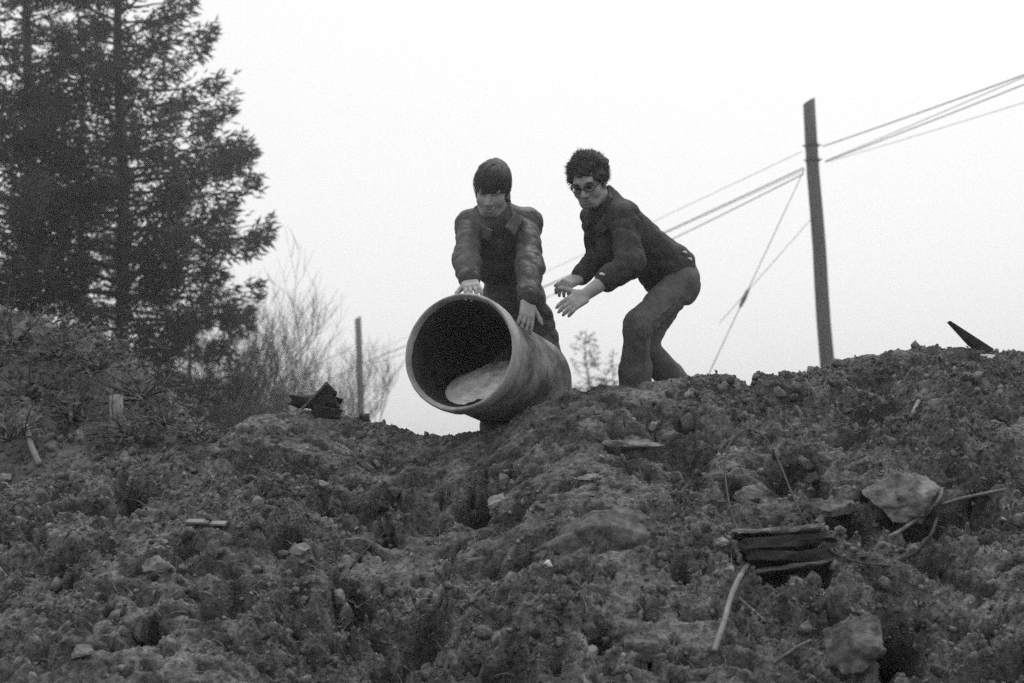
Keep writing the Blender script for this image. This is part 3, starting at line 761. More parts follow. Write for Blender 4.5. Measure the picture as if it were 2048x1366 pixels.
# ---------------- man in the cap, bent over the pipe (facing the camera; his right is picture left)
def man_cap():
    pel = P(1035, 640, 7.30); chest = P(1000, 500, 7.02); neck = P(990, 432, 6.88); hd = P(984, 384, 6.80)
    shR = P(944, 452, 6.92); elR = P(932, 520, 6.70); wrR = P(940, 564, 6.46)
    shL = P(1052, 448, 6.96); elL = P(1060, 528, 6.74); wrL = P(1056, 602, 6.52)
    hipR = P(1000, 655, 7.30); knR = P(985, 770, 7.22); hipL = P(1072, 650, 7.28); knL = P(1102, 742, 7.12)
    anR = Vector((knR.x - .02, knR.y + .30, 0)); anL = Vector((knL.x + .05, knL.y + .30, 0))
    anR.z = HNz(anR) + .09; anL.z = HNz(anL) + .09
    print('CAP limbs', [round(dist(*q), 2) for q in ((shR, elR), (elR, wrR), (shL, elL), (elL, wrL), (hipR, knR), (knR, anR), (hipL, knL), (knL, anL), (pel, neck))], 'shoulders', round(dist(shR, shL), 2))
    base = Vector((pel.x, pel.y, min(anR.z, anL.z) - .09))
    upv = (neck - pel).normalized(); rt = (shR - shL); rt = (rt - upv * rt.dot(upv)).normalized(); fw = upv.cross(rt); tor = (rt, fw, upv)
    hf = (P(900, 520, 5.95) - hd).normalized(); hfr = frame(hf, Vector((.10, -.25, 1)))
    # body
    f = Field([hd + Vector((0, 0, .1)), anL, anR, wrR, wrL, shR, shL, pel], .2, .0055)
    Lh = head(f, hd, hfr, 1.0)
    f.cone(neck - upv * .02, hd - hfr[2] * .05 - hfr[1] * .02, .058, .055, .03)
    f.ell(chest + upv * .04, (.155, .10, .19), tor, .05); f.ell(pel + upv * .08, (.15, .10, .14), tor, .06)
    f.cone(shR, neck - upv * .03, .05, .055, .04); f.cone(shL, neck - upv * .03, .05, .055, .04)
    f.chain([shR, elR, wrR], [.05, .04, .027]); f.chain([shL, elL, wrL], [.05, .04, .027])
    f.chain([hipR, knR, anR], [.08, .055, .04]); f.chain([hipL, knL, anL], [.08, .055, .04])
    # hands: fingers lie over the round of the collar
    hand(f, wrR, P(948, 584, 6.30) - wrR, Vector((-.1, -.35, 1)), 1, curl=.42, spread=.12, thumb=(.7, .25))
    hand(f, wrL, P(1052, 660, 6.44) - wrL, Vector((.55, -.75, .35)), -1, curl=.30, spread=.14, thumb=(.85, .05))
    body = put('person', f.mesh(), M_skin, None, base, label='man with long dark fringe and padded jacket gripping the concrete pipe', cat='person')
    # jacket
    f = Field([shR, shL, elR, elL, wrR, wrL, neck, pel], .22, .006)
    f.ell(chest + upv * .02, (.172, .125, .22), tor, .05); f.ell(pel + upv * .12, (.172, .14, .17), tor, .08)
    f.cone(shR, neck + upv * .0, .070, .070, .06); f.cone(shL, neck + upv * .0, .070, .070, .06)
    f.cone(shR - rt * -.015, neck - upv * .1, .068, .08, .06); f.cone(shL - rt * .015, neck - upv * .1, .068, .08, .06)
    cR = elR.lerp(wrR, .88); cL = elL.lerp(wrL, .90)
    f.chain([shR, elR, cR], [.070, .066, .050], .03); f.chain([shL, elL, cL], [.070, .066, .052], .03)
    for q in (-1, 1):          # open collar
        f.chain([neck + upv * .035 - fw * .055 + rt * q * .02, neck + rt * q * .066 + fw * .005 + upv * .045, neck - upv * .01 + rt * q * .062 + fw * .075, neck - upv * .08 + rt * q * .055 + fw * .115], [.018, .020, .022, .012], .010)
        f.cone(chest + upv * .12 + fw * .12 + rt * q * .006, pel + upv * .08 + fw * .14 + rt * q * .006, .006, .006, .004)
    f.box(chest + fw * .115 + rt * -.085 + upv * -.01, (.05, .014, .035), tor, .008, .004)
    f.cone(neck + upv * .045, hd, .058, .060, .01, True)
    V, Q = f.mesh()
    put('jacket', (folds(V, Q, [([shR, elR, wrR], .11, 1), ([shL, elL, wrL], .11, 1)], .006, (8, 8, 15), .0065, 12, 3), Q), M_jack1, body, base)
    for c, d_ in ((cR, (wrR - elR).normalized()), (cL, (wrL - elL).normalized())):
        f2 = Field([c + d_ * .02, c - d_ * .02], .09, .005); f2.cone(c - d_ * .008, c + d_ * .012, .053, .049, .0); V, Q = f2.mesh(); put('cuff', (V, Q), M_knit, body, base)
    collar_flaps(neck, tor, body, base, M_flap1, .052)
    # trousers
    f = Field([hipR, hipL, knR, knL, anR, anL, pel], .2, .007)
    f.ell(pel + upv * .02, (.165, .125, .13), tor, .05)
    f.chain([hipR, knR, anR + Vector((0, 0, .02))], [.095, .075, .072], .04); f.chain([hipL, knL, anL + Vector((0, 0, .02))], [.095, .075, .072], .04)
    V, Q = f.mesh(); put('trousers', (folds(V, Q, [([hipR, knR, anR], .12, .7), ([hipL, knL, anL], .12, .7)], .007, (8, 8, 12), .005, 9, 5), Q), M_trou1, body, base)
    for a in (anR, anL): boot(a - Vector((0, 0, .085)), Vector((a.x - pel.x, -1, 0)) * .6, base, body)
    # dark fringe combed down to the brows, hair to the collar
    f = Field([Lh(0, 0, .16), Lh(0, 0, -.1)], .14, .005)
    f.ell(Lh(0, -.014, .040), (.087, .112, .098), hfr, .01); f.ell(Lh(-.005, -.05, .065), (.078, .085, .085), hfr, .04)
    f.box(Lh(0, .10, -.124), (.2, .16, .14), frame(hfr[1] + hfr[2] * .10, hfr[2]), .01, .006, True)
    f.box(Lh(0, -.05, -.14), (.2, .2, .12), hfr, .01, .006, True)
    V, Q = f.mesh(); put('fringe', (folds(V, Q, [], .004, (50, 50, 14), 0), Q), M_hair, body, base)
    strands(Lh, 3600, 3, (0, -.016, .040), (.090, .114, .100), lambda u: u[2] > -.5 and not (u[1] > .25 and u[2] < .38), 'flow', .062, .0022, base, body, M_hair)
    f = Field([Lh(0, 0, .1), Lh(0, 0, -.12)], .12, .005)
    f.ell(Lh(0, -.040, -.015), (.087, .080, .090), hfr, .01); f.box(Lh(0, .085, -.03), (.2, .085, .2), hfr, .01, .006, True); f.cone(Lh(0, -.05, -.2), Lh(0, -.03, -.09), .05, .06, .02)
    V, Q = f.mesh(); put('hair', (folds(V, Q, [], .006, (40, 40, 25), 0), Q), M_hair, body, base)
    for q in (-1, 1):
        b = MB(); b.tube([Lh(q * .030 + dx, .083 - abs(dx) * .3, .003) for dx in (-.013, -.006, 0, .006, .013)], (.003, .0055, .0065, .0055, .003), 6); b.build('eye', M_eye, None, True, origin=base).parent = body
        bpy.context.view_layer.update()
        body.children[-1].location = (0, 0, 0)
    return body
# ---------------- bare-headed man, crouching and reaching (facing picture left; his left side is nearer)
def man_glasses():
    pel = P(1344, 548, 7.12); chest = P(1258, 468, 6.96); neck = P(1215, 412, 6.84); hd = P(1177, 366, 6.76)
    shR = P(1192, 432, 7.02); shL = P(1252, 440, 6.70)
    elL = P(1258, 528, 6.56); wrL = P(1170, 590, 6.50)
    elR = P(1196, 512, 7.05); wrR = P(1158, 556, 6.88)
    hipL = P(1358, 574, 7.02); knL = P(1274, 652, 6.80); hipR = P(1345, 576, 7.22); knR = P(1285, 690, 7.06)
    anL = Vector((P(1266, 800, 6.95).x, 6.98, 0)); anR = Vector((P(1400, 800, 7.40).x, 7.40, 0))
    anL.z = HNz(anL) + .09; anR.z = HNz(anR) + .11
    print('GLS limbs', [round(dist(*q), 2) for q in ((shR, elR), (elR, wrR), (shL, elL), (elL, wrL), (hipR, knR), (knR, anR), (hipL, knL), (knL, anL), (pel, neck))], 'shoulders', round(dist(shR, shL), 2))
    base = Vector((pel.x - .1, pel.y, min(anR.z, anL.z) - .09))
    upv = (neck - pel).normalized(); rt = (shR - shL); rt = (rt - upv * rt.dot(upv)).normalized(); fw = upv.cross(rt); tor = (rt, fw, upv)
    hf = (P(1100, 462, 6.28) - hd).normalized(); hfr = frame(hf, Vector((-.05, -.12, 1)))
    f = Field([hd + Vector((0, 0, .1)), anL, anR, wrR + Vector((-.1, 0, 0)), wrL + Vector((-.1, 0, 0)), shR, shL, pel], .2, .0055)
    Lh = head(f, hd, hfr, .98)
    f.cone(neck - upv * .03, hd - hfr[2] * .05 - hfr[1] * .025, .060, .054, .03)
    f.ell(chest + upv * .02, (.14, .10, .18), tor, .05); f.ell(pel + upv * .06, (.12, .085, .12), tor, .06)
    f.cone(shR, neck - upv * .03, .05, .055, .04); f.cone(shL, neck - upv * .03, .05, .055, .04)
    f.chain([shR, elR, wrR], [.05, .042, .028]); f.chain([shL, elL, elL.lerp(wrL, .35), wrL], [.05, .042, .041, .029])
    f.chain([hipR, knR, anR], [.08, .055, .04]); f.chain([hipL, knL, anL], [.08, .055, .04])
    hand(f, wrL, P(1128, 616, 6.42) - wrL, Vector((.15, -1, .35)), 1, curl=[.42, .44, .48, .52], spread=.06, thumb=(1.0, .0))
    hand(f, wrR, P(1124, 572, 6.80) - wrR, Vector((.1, -.55, .8)), 1, curl=[.6, .65, .7, .75], spread=.08, thumb=(.5, .35))
    body = put('person', f.mesh(), M_skin, None, base, label='curly-haired man with glasses crouching with both hands held out', cat='person')
    # denim jacket
    f = Field([shR, shL, elR, elL, wrR, wrL, neck, pel], .22, .006)
    f.ell(chest + upv * .02 + fw * .015, (.170, .130, .21), tor, .05); f.ell(chest.lerp(pel, .55), (.165, .128, .19), tor, .07)
    f.ell(chest + upv * .07 + rt * .08 + fw * .05, (.09, .08, .12), tor, .06)
    f.cone(shR, neck, .064, .070, .05); f.cone(shL, neck, .064, .070, .05)
    f.cone(shR, neck - upv * .1, .064, .08, .05); f.cone(shL, neck - upv * .1, .064, .08, .05)
    cL = elL.lerp(wrL, .42); cR = elR.lerp(wrR, .80)
    f.chain([shR, elR, cR], [.070, .064, .050], .025); f.chain([shL, elL, cL], [.074, .070, .058], .03)
    wc = chest.lerp(pel, .93)
    f.ell(pel + upv * .05 - fw * .008, (.168, .138, .13), tor, .05)
    f.ell(wc, (.176, .150, .050), tor, .012)                     # waistband
    hx = frame(fw, upv + fw * .16); f.box(pel - hx[2] * .160, (.4, .4, .15), hx, .01, .006, True)
    f.ell(P(1220, 505, 6.9), (.065, .06, .075), tor, .05)
    for q in (-1, 1):
        f.chain([neck + upv * .045 - fw * .06, neck + rt * q * .066 - fw * .01 + upv * .04, neck - upv * .015 + rt * q * .066 + fw * .07, neck - upv * .10 + rt * q * .07 + fw * .125], [.016, .018, .020, .012], .008)
        f.cone(chest + upv * .10 + fw * .115 + rt * q * .008, wc + fw * .13 + rt * q * .008, .006, .006, .004)
        f.box(chest + upv * .03 + fw * .112 + rt * q * .08, (.045, .012, .028), tor, .006, .004)
    f.cone(neck + upv * .05, hd, .060, .056, .01, True)
    V, Q = f.mesh()
    put('jacket', (folds(V, Q, [([shR, elR, wrR], .1, 1), ([shL, elL, wrL], .11, 1), ([chest, wc, pel], .24, .55)], .006, (9, 9, 14), .0075, 11, 23), Q), M_jack2, body, base)
    f2 = Field([cL], .1, .005); d_ = (wrL - elL).normalized(); f2.cone(cL - d_ * .01, cL + d_ * .022, .061, .058, 0); V, Q = f2.mesh(); put('cuff', (folds(V, Q, [], .004), Q), M_jack2, body, base)
    f2 = Field([cR], .1, .005); d_ = (wrR - elR).normalized(); f2.cone(cR - d_ * .01, cR + d_ * .02, .053, .050, 0); put('cuff', f2.mesh(), M_jack2, body, base)
    collar_flaps(neck, tor, body, base, M_flap2, .046)
    # trousers, flared
    f = Field([hipR, hipL, knR, knL, anR, anL, pel], .22, .007)
    f.ell(pel + upv * .0 - fw * .0, (.155, .12, .13), tor, .05)
    f.ell(hipL - fw * .02, (.09, .085, .10), tor, .05); f.ell(hipR - fw * .02, (.09, .085, .10), tor, .05)
    f.chain([hipL, knL, knL.lerp(anL, .5), anL - Vector((0, 0, .01))], [.096, .069, .076, .098], .03)
    f.chain([hipR, knR, knR.lerp(anR, .5), anR], [.092, .068, .074, .090], .03)
    f.chain([hipL - rt * .100, knL - rt * .074 - fw * .01, anL - rt * .09], [.005, .005, .005], .004)
    V, Q = f.mesh(); put('trousers', (folds(V, Q, [([hipR, knR, anR], .13, .8), ([hipL, knL], .13, 1.6)], .004, (6, 6, 7), .0035, 9, 31), Q), M_trou2, body, base)
    boot(anL - Vector((0, 0, .088)), Vector((-1, -.45, 0)), base, body); boot(anR - Vector((0, 0, .108)), Vector((-1, -.35, 0)), base, body)
    # mop of curls
    f = Field([Lh(0, 0, .16), Lh(0, 0, -.1)], .14, .005)
    f.ell(Lh(0, -.030, .052), (.094, .104, .090), hfr, .01)
    rr = random.Random(5)
    for i in range(190):
        th = rr.uniform(0, 2 * math.pi); zz = rr.uniform(-.55, 1); q = math.sqrt(1 - zz * zz)
        g_ = rr.uniform(.86, 1.0); p = Lh(.090 * q * math.cos(th) * g_, -.030 + .100 * q * math.sin(th) * g_, .050 + .092 * zz * g_); rad = rr.uniform(.009, .022)
        f.cone(p, p, rad, rad, .012)
    f.box(Lh(0, .12, -.075), (.062, .10, .125), hfr, .03, .012, True)
    f.cone(Lh(-.06, .10, -.08), Lh(.06, .10, -.08), .06, .06, .01, True)
    V, Q = f.mesh(); put('hair', (folds(V, Q, [], .010, (45, 45, 45), 0, 1, 41), Q), M_hair, body, base)
    strands(Lh, 6500, 5, (0, -.030, .050), (.097, .108, .095), lambda u: u[2] > -.75 and not (u[1] > .42 and u[2] < .25), 'curl', .030, .0016, base, body, M_hair)
    # spectacles
    b = MB()
    for q in (-1, 1):
        ring = [Lh(q * .034 + .026 * math.cos(a), .100 - .012 * abs(math.cos(a) * q + 1) * .5, .002 + .016 * math.sin(a)) for a in np.linspace(0, 2 * math.pi, 17)]
        b.tube(ring, .0026, 5, False); b.tube([Lh(q * .010, .104, .016), Lh(q * .034, .102, .019), Lh(q * .060, .093, .016)], .0045, 5); b.tube([Lh(q * .060, .092, .006), Lh(q * .078, .04, .006), Lh(q * .080, -.012, .004)], .003, 5)
    b.tube([Lh(-.009, .102, .006), Lh(.009, .102, .006)], .003, 5)
    V = np.concatenate(b.v) - np.array(base)
    link('glasses', mesh('glasses', V, b.f, M_eye, True), body)
    for q in (-1, 1):
        b = MB(); b.tube([Lh(q * .030 + dx, .084 - abs(dx) * .3, .003) for dx in (-.013, -.006, 0, .006, .013)], (.003, .0055, .0065, .0055, .003), 6)
        link('eye', mesh('eye', np.concatenate(b.v) - np.array(base), b.f, M_eye, True), body)
        if q > 0: link('mouth', mesh('mouth', *(lambda m_: (np.concatenate(m_.v) - np.array(base), m_.f))(tube1([Lh(dx, .0885 - abs(dx) * .35, -.066) for dx in (-.022, -.01, 0, .01, .022)], (.002, .004, .0045, .004, .002))), mat=M_eye, smooth=True), body)
        b = MB(); b.tube([Lh(q * .034 + dx, .090 - abs(dx) * .4, .028 - abs(dx) * .1) for dx in (-.02, -.01, 0, .01, .02)], (.003, .005, .006, .005, .003), 6)
        link('eyebrow', mesh('eyebrow', np.concatenate(b.v) - np.array(base), b.f, M_hair, True), body)
    # two bright side buttons on the waistband, one on the cuff
    bpy.context.view_layer.update()
    for (px, py) in ((1369, 506), (1379, 519), (1205, 549)):
        d = ray(px, py)
        o = None
        for ch in body.children:
            if ch.name.split('.')[0] in ('jacket', 'cuff'):
                mi = ch.matrix_world.inverted() if ch.matrix_world.translation.length else Matrix.Translation(-base)
                mi = Matrix.Translation(-base)
                ok, loc, no, _ = ch.ray_cast(mi @ EYE, d)
                if ok and (o is None or (loc - (mi @ EYE)).length < (o[0] - (mi @ EYE)).length): o = (loc, no)
        if o:
            b = MB(); t = o[1].cross(Vector((0, 0, 1))).normalized(); t = (t + Vector((0, 0, .35))).normalized()
            b.tube([o[0] + o[1] * .002 - t * .014, o[0] + o[1] * .007, o[0] + o[1] * .002 + t * .014], (.004, .0075, .004), 8)
            link('button', mesh('button', np.concatenate(b.v), b.f, M_metal, True), body)
    return body
man_cap()
man_glasses()

# ================================================================== DEBRIS ON THE HEAP
def ico(sub):
    t = (1 + 5 ** .5) / 2
    V = [(-1, t, 0), (1, t, 0), (-1, -t, 0), (1, -t, 0), (0, -1, t), (0, 1, t), (0, -1, -t), (0, 1, -t), (t, 0, -1), (t, 0, 1), (-t, 0, -1), (-t, 0, 1)]
    F = [(0, 11, 5), (0, 5, 1), (0, 1, 7), (0, 7, 10), (0, 10, 11), (1, 5, 9), (5, 11, 4), (11, 10, 2), (10, 7, 6), (7, 1, 8), (3, 9, 4), (3, 4, 2), (3, 2, 6), (3, 6, 8), (3, 8, 9), (4, 9, 5), (2, 4, 11), (6, 2, 10), (8, 6, 7), (9, 8, 1)]
    V = [np.array(v) / np.linalg.norm(v) for v in V]
    for _ in range(sub):
        mid = {}; G = []
        def m(a, b):
            k = (min(a, b), max(a, b))
            if k not in mid:
                v = V[a] + V[b]; V.append(v / np.linalg.norm(v)); mid[k] = len(V) - 1
            return mid[k]
        for a, b, c in F:
            x, y, z = m(a, b), m(b, c), m(c, a); G += [(a, x, z), (b, y, x), (c, z, y), (x, y, z)]
        F = G
    return np.array(V), np.array(F)
def rockshape(sub, seed, cuts=7, rough=.18):
    r = np.random.default_rng(seed); V, F = ico(sub); V = V.copy()
    for i in range(cuts):
        n = r.normal(0, 1, 3); n /= np.linalg.norm(n); d = r.uniform(.42, .8); q = V @ n - d
        V = V - np.outer(np.clip(q, 0, None), n)
    s = seed * .37
    V *= (1 + rough * vnoise(V[:, 0] * 2.2 + s, V[:, 1] * 2.2, V[:, 2] * 2.2, seed) + rough * .5 * vnoise(V[:, 0] * 5 + s, V[:, 1] * 5, V[:, 2] * 5, seed + 1) + rough * .3 * vnoise(V[:, 0] * 12 + s, V[:, 1] * 12, V[:, 2] * 12, seed + 2))[:, None]
    return V, F
def rock(px, py, wpx, hpx, dep, label, mt, tilt=0, seed=0, name='rock', sink=.35, cuts=7):
    p = S(px, py); s = p.y / FPX; V, F = rockshape(4, 200 + seed, cuts + 4, .34)
    n = nrm(p); r = Vector((math.cos(R(tilt)), 0, math.sin(R(tilt)))); r = (r - n * r.dot(n)).normalized(); f = n.cross(r)
    hx = wpx * s * .62; hz = max(hpx * s * .55, .012); hy = dep * .5
    A = np.array([tuple(r), tuple(f), tuple(n)])
    V = (V * np.array([hx, hy, hz])) @ A
    o = p + n * hz * (.75 - 2 * sink)
    return link(name, mesh(name, V, F, mt, False), None, label, 'rock', at=o)
rock(995, 1008, 46, 36, .09, 'rounded pale stone lying in a dark hollow below the pipe', M_pale, 0, 1, 'stone', .25)
rock(1225, 1060, 200, 95, .34, 'broad dull boulder half buried in the middle of the slope', M_slab, -8, 2, 'boulder', .55, 5)
rock(1795, 1000, 150, 92, .26, 'large pale mottled rock right of the broken timber', M_stone, 4, 3, 'boulder', .30, 9)
rock(1660, 1022, 100, 36, .16, 'flat grey slab between the broken timber and the pale rock', M_slab, 8, 4, 'slab', .2, 10)
rock(1268, 888, 110, 20, .08, 'long thin pale stone near the crest below the crouching man', M_stone, 6, 5, 'stone', .3)
rock(1178, 956, 36, 14, .05, 'small oval pale stone, upper one of two left of the slope centre', M_pale, 0, 6, 'stone', .3)
rock(1168, 990, 46, 16, .05, 'flat pale stone just under a smaller oval one', M_stone, 0, 7, 'stone', .3)
rock(598, 1106, 40, 30, .06, 'angular pale stone with a notch, left of centre', M_pale, 20, 8, 'stone', .2, 10)
rock(310, 1132, 66, 26, .10, 'wide pale stone at left under the lath', M_stone, -10, 9, 'stone', .35)
rock(158, 1306, 46, 24, .08, 'dusty light stone at the lower left', M_stone, 0, 10, 'stone', .35)
rock(1268, 1294, 110, 50, .20, 'smooth flat slab at the bottom centre right', M_slab, -4, 11, 'slab', .4, 6)
rock(1700, 1290, 130, 66, .24, 'big tilted slab beside the dark hole at the lower right', M_slab, 18, 12, 'slab', .35, 8)
rock(1500, 990, 60, 32, .10, 'lumpy grey rock behind the wire loop', M_stone, 0, 13, 'stone', .35)
rock(1442, 1088, 34, 26, .06, 'small light block at the left end of the broken timber', M_pale, 6, 14, 'stone', .15, 10)
rock(1415, 1160, 18, 16, .04, 'little pale pebble under the broken timber\'s left end', M_pale, 0, 15, 'stone', .2)
rock(700, 1080, 60, 44, .14, 'smooth grey stone left of centre, almost buried', M_slab, 0, 16, 'stone', .55, 4)
rock(1098, 1132, 14, 16, .03, 'tiny bright chip of stone near the slope centre', M_paper, 60, 17, 'stone', .1, 10)
rock(10, 962, 34, 34, .10, 'bright stone at the far left edge', M_pale, 30, 18, 'stone', .2)
rock(1975, 714, 34, 8, .04, 'white chip lying just under the right crest', M_paper, 0, 19, 'stone', .2)

# broken timber block
def plank_box(mb, a, b, n, hgt, thick, jit=.004):
    a = Vector(a); b = Vector(b); x = (b - a).normalized(); z = (Vector(n) - x * Vector(n).dot(x)).normalized(); y = z.cross(x)
    mb.box((a + b) / 2, (x, y, z), ((b - a).length / 2, thick / 2, hgt / 2), jit)
tA = S(1475, 1108); tB = S(1705, 1080); tn = Vector((.1, -.62, .78))
tA = tA - nrm(tA) * .025; tB = tB - nrm(tB) * .045
e = empty('broken_timber', tA, 'broken dark timber block with boards, sticking out of the slope at right', 'timber')
xa = (tB - tA).normalized(); up_ = Vector((-.06, .25, .97)); front = up_.cross(xa).normalized() * -1
if front.y > 0: front = -front
for i, (l0, l1, dz, th, hh, mt) in enumerate([(0, .30, .075, .20, .018, M_stone), (.0, .36, .030, .17, .050, M_dark), (.02, .42, -.025, .18, .046, M_dark), (.01, .47, -.062, .21, .018, M_wood)]):
    mb = MB(); a = tA + xa * l0 + up_ * dz + front * .02; c = tA + xa * l1 + up_ * dz + front * .02
    z = up_; y = front
    xb = (xa + up_ * (-.03, .05, -.07, .06)[i] + front * (.05, -.06, .04, .0)[i]).normalized(); yb = (y - xb * y.dot(xb)).normalized()
    mb.rbox((a + c) / 2, (xb, yb, xb.cross(yb) * (1 if xb.cross(yb).z > 0 else -1)), ((c - a).length / 2, th / 2, hh / 2), .022, 700 + i, (30, 6, 6))
    ob = mb.weld().build('board', mt, e)
mb = MB(); mb.rbox(tA - xa * .012 + front * .04, (xa, front, up_), (.010, .04, .060), .020, 720, (3, 8, 10)); mb.weld().build('end_board', M_wood, e)

def strand(name, pix, r, label, cat, mt, lift=.01, k=6, lifts=None, taper=1):
    pts = []
    for i, (px, py) in enumerate(pix):
        p = hit(px, py, lambda x, y: np.maximum(HN(x, y), HB(x, y))) if name == 'root' else S(px, py); l = lifts[i] if lifts else lift
        pts.append(p + nrm(p) * l)
    # smooth
    Q = []
    n = len(pts)
    for i in range(n - 1):
        p0 = pts[max(i - 1, 0)]; p1 = pts[i]; p2 = pts[i + 1]; p3 = pts[min(i + 2, n - 1)]
        for t in np.linspace(0, 1, 6, endpoint=False):
            Q.append(.5 * ((2 * p1) + (p2 - p0) * t + (2 * p0 - 5 * p1 + 4 * p2 - p3) * t * t + (3 * p1 - p0 - 3 * p2 + p3) * t ** 3))
    Q.append(pts[-1])
    mb = MB(); mb.tube(Q, np.linspace(r, r * taper, len(Q)), k)
    return mb.build(name, mt, None, True, origin=np.array(pts[0]), label=label, cat=cat)
strand('wire_loop', [(1510, 1125), (1485, 1090), (1462, 1030), (1450, 960), (1455, 900), (1490, 866), (1530, 880), (1560, 930), (1585, 990), (1612, 1045), (1650, 1095), (1705, 1128), (1780, 1138)], .0042,
       'thin rusty wire looping over the broken timber', 'wire', M_rust, .014)
strand('bent_rod', [(1885, 985), (1880, 1008), (1840, 1040), (1800, 1070), (1776, 1082)], .0075, 'thin bent rod in front of the large pale rock', 'rod', M_stone, .02)
strand('bent_rod', [(2010, 985), (1960, 995), (1915, 1005), (1885, 1015)], .006, 'thin pale stalk right of the large pale rock', 'rod', M_stone, .015)
strand('root', [(1876, 1040), (1862, 1075), (1835, 1108), (1800, 1128)], .007, 'dark curved root below the large pale rock', 'root', M_dark, .015)
strand('bent_cane', [(1518, 1120), (1496, 1138), (1476, 1168), (1458, 1210), (1446, 1255), (1434, 1290), (1426, 1315)], .0105, 'pale bent cane leaning from the broken timber down the slope', 'stick', M_hose, .03, 8)
strand('stick', [(1476, 1200), (1500, 1222), (1530, 1248)], .0065, 'short straight stick right of the pale bent cane', 'stick', M_stone, .012)
strand('stick', [(1838, 806), (1830, 825), (1822, 842)], .010, 'short pale stick standing high on the right slope', 'stick', M_stone, .012)
strand('peg', [(1658, 1205), (1662, 1225), (1668, 1245)], .010, 'small dark peg below the broken timber', 'peg', M_dark, .02)
strand('stick', [(700, 1140), (730, 1105), (768, 1070)], .004, 'thin twig lying slanted left of the slope centre', 'stick', M_dark, .008)
strand('stick', [(1135, 1168), (1160, 1135), (1190, 1100)], .006, 'dark stick beside the half-buried boulder', 'stick', M_dark, .008)
strand('root', [(52, 862), (58, 890), (66, 915), (80, 945)], .016, 'pale curved root on the bank at the far left', 'root', M_hose, .04, 8)
strand('stick', [(1545, 1330), (1590, 1300), (1620, 1285)], .006, 'pale twig left of the tilted slab at bottom right', 'stick', M_stone, .01)

# pale lath lying on the slope at left
a = S(380, 1056); c = S(457, 1058); n = nrm(a)
for (p0, p1, dz, lab) in [(a, a.lerp(c, .56), .030, 'pale flat lath lying on the left slope'), (a.lerp(c, .62), c, .024, 'short broken end of the pale lath beside the longer piece')]:
    mb = MB(); x = (p1 - p0).normalized(); z = (n - x * n.dot(x)).normalized()
    mb.rbox((p0 + p1) / 2 + n * dz, (x, z.cross(x), z), ((p1 - p0).length / 2, .014, .006), .004, 900, (14, 4, 3))
    mb.weld().build('lath', M_hose, None, origin=np.array(p0), label=lab, cat='board')

# dark timber block with a leaning lath on the left skyline
p = P(628, 812, 6.72); e = empty('timber_block', p, 'dark tumbled timber block on the left skyline', 'timber')
def tbox(parent, name, px0, py0, px1, py1, Yd, thick, dep, mt):
    a = P(px0, py0, Yd); c = P(px1, py1, Yd); mb = MB(); x = (c - a).normalized(); y = Vector((0, 1, 0)); z = x.cross(y).normalized(); y = z.cross(x)
    mb.rbox((a + c) / 2, (x, y, z), ((c - a).length / 2, dep / 2, thick / 2), .018 if parent is not None else .003, int(px0), (12, 5, 5))
    mb.weld()
    return mb.build(name, mt, parent) if parent is not None else mb
tbox(e, 'beam', 586, 802, 676, 806, 6.74, .055, .12, M_dark)
tbox(e, 'short_block', 628, 818, 663, 776, 6.72, .072, .10, M_dark)
tbox(e, 'wedge', 632, 822, 680, 828, 6.70, .05, .10, M_dark)
mb = tbox(None, '', 604, 818, 652, 768, 6.62, .012, .03, M_lath)
mb.build('leaning_lath', M_wood, None, origin=np.array(P(604, 818, 6.62)), label='thin pale lath leaning against the dark timber block', cat='board')
# pointed splinter of board on the right skyline
a = P(1897, 643, 6.8); c = P(1985, 700, 6.8); q = P(1938, 688, 6.8)
V = [a, c, P(1960, 706, 6.8), q]; dv = Vector((0, .03, 0)); mb = MB()
mb.add([v - dv for v in V] + [v + dv for v in V], [(3, 2, 1, 0), (4, 5, 6, 7), (0, 1, 5, 4), (1, 2, 6, 5), (2, 3, 7, 6), (3, 0, 4, 7)])
mb.build('board_splinter', M_dark, None, origin=np.array(c), label='dark pointed splinter of board jutting from the right crest', cat='board')
# pale stake on the left bank
p = hit(228, 868, lambda x, y: np.maximum(HB(x, y), HN(x, y))); mb = MB()
t_ = P(232, 790, p.y); mb.tube([p - Vector((0, 0, .1)), p, p.lerp(t_, .5) + Vector((.01, 0, 0)), t_], (.04, .04, .038, .034), 9)
mb.build('stake', M_pale, None, True, origin=np.array(p), label='short pale stake standing on the left bank', cat='stake')

# stones set in the heap, each a piece of it
protos = [mesh('stone', *rockshape(2, 400 + i, 11, .3), mat=None) for i in range(7)]
for i, m_ in enumerate(protos): m_.materials.append([M_stone, M_peb, M_slab, M_clod, M_stone, M_peb, M_clod][i])
k = 0
while k < 230:
    px = random.uniform(-10, 2058); py = random.uniform(760, 1375)
    cr = np.interp(px, [c[0] for c in CREST], [c[1] for c in CREST])
    if py < cr + 14: continue
    p = S(px, py)
    if p.y < 2.4: continue
    s = p.y / FPX * min(random.paretovariate(2.3) * 5.5, 20)
    o = link('stone', protos[random.randrange(7)], mound)
    n = nrm(p); o.location = p + n * s * .1
    o.rotation_euler = (random.uniform(0, 6.3), random.uniform(0, 6.3), random.uniform(0, 6.3))
    o.scale = (s * random.uniform(.8, 1.5), s * random.uniform(.7, 1.1), s * random.uniform(.45, .9))
    k += 1

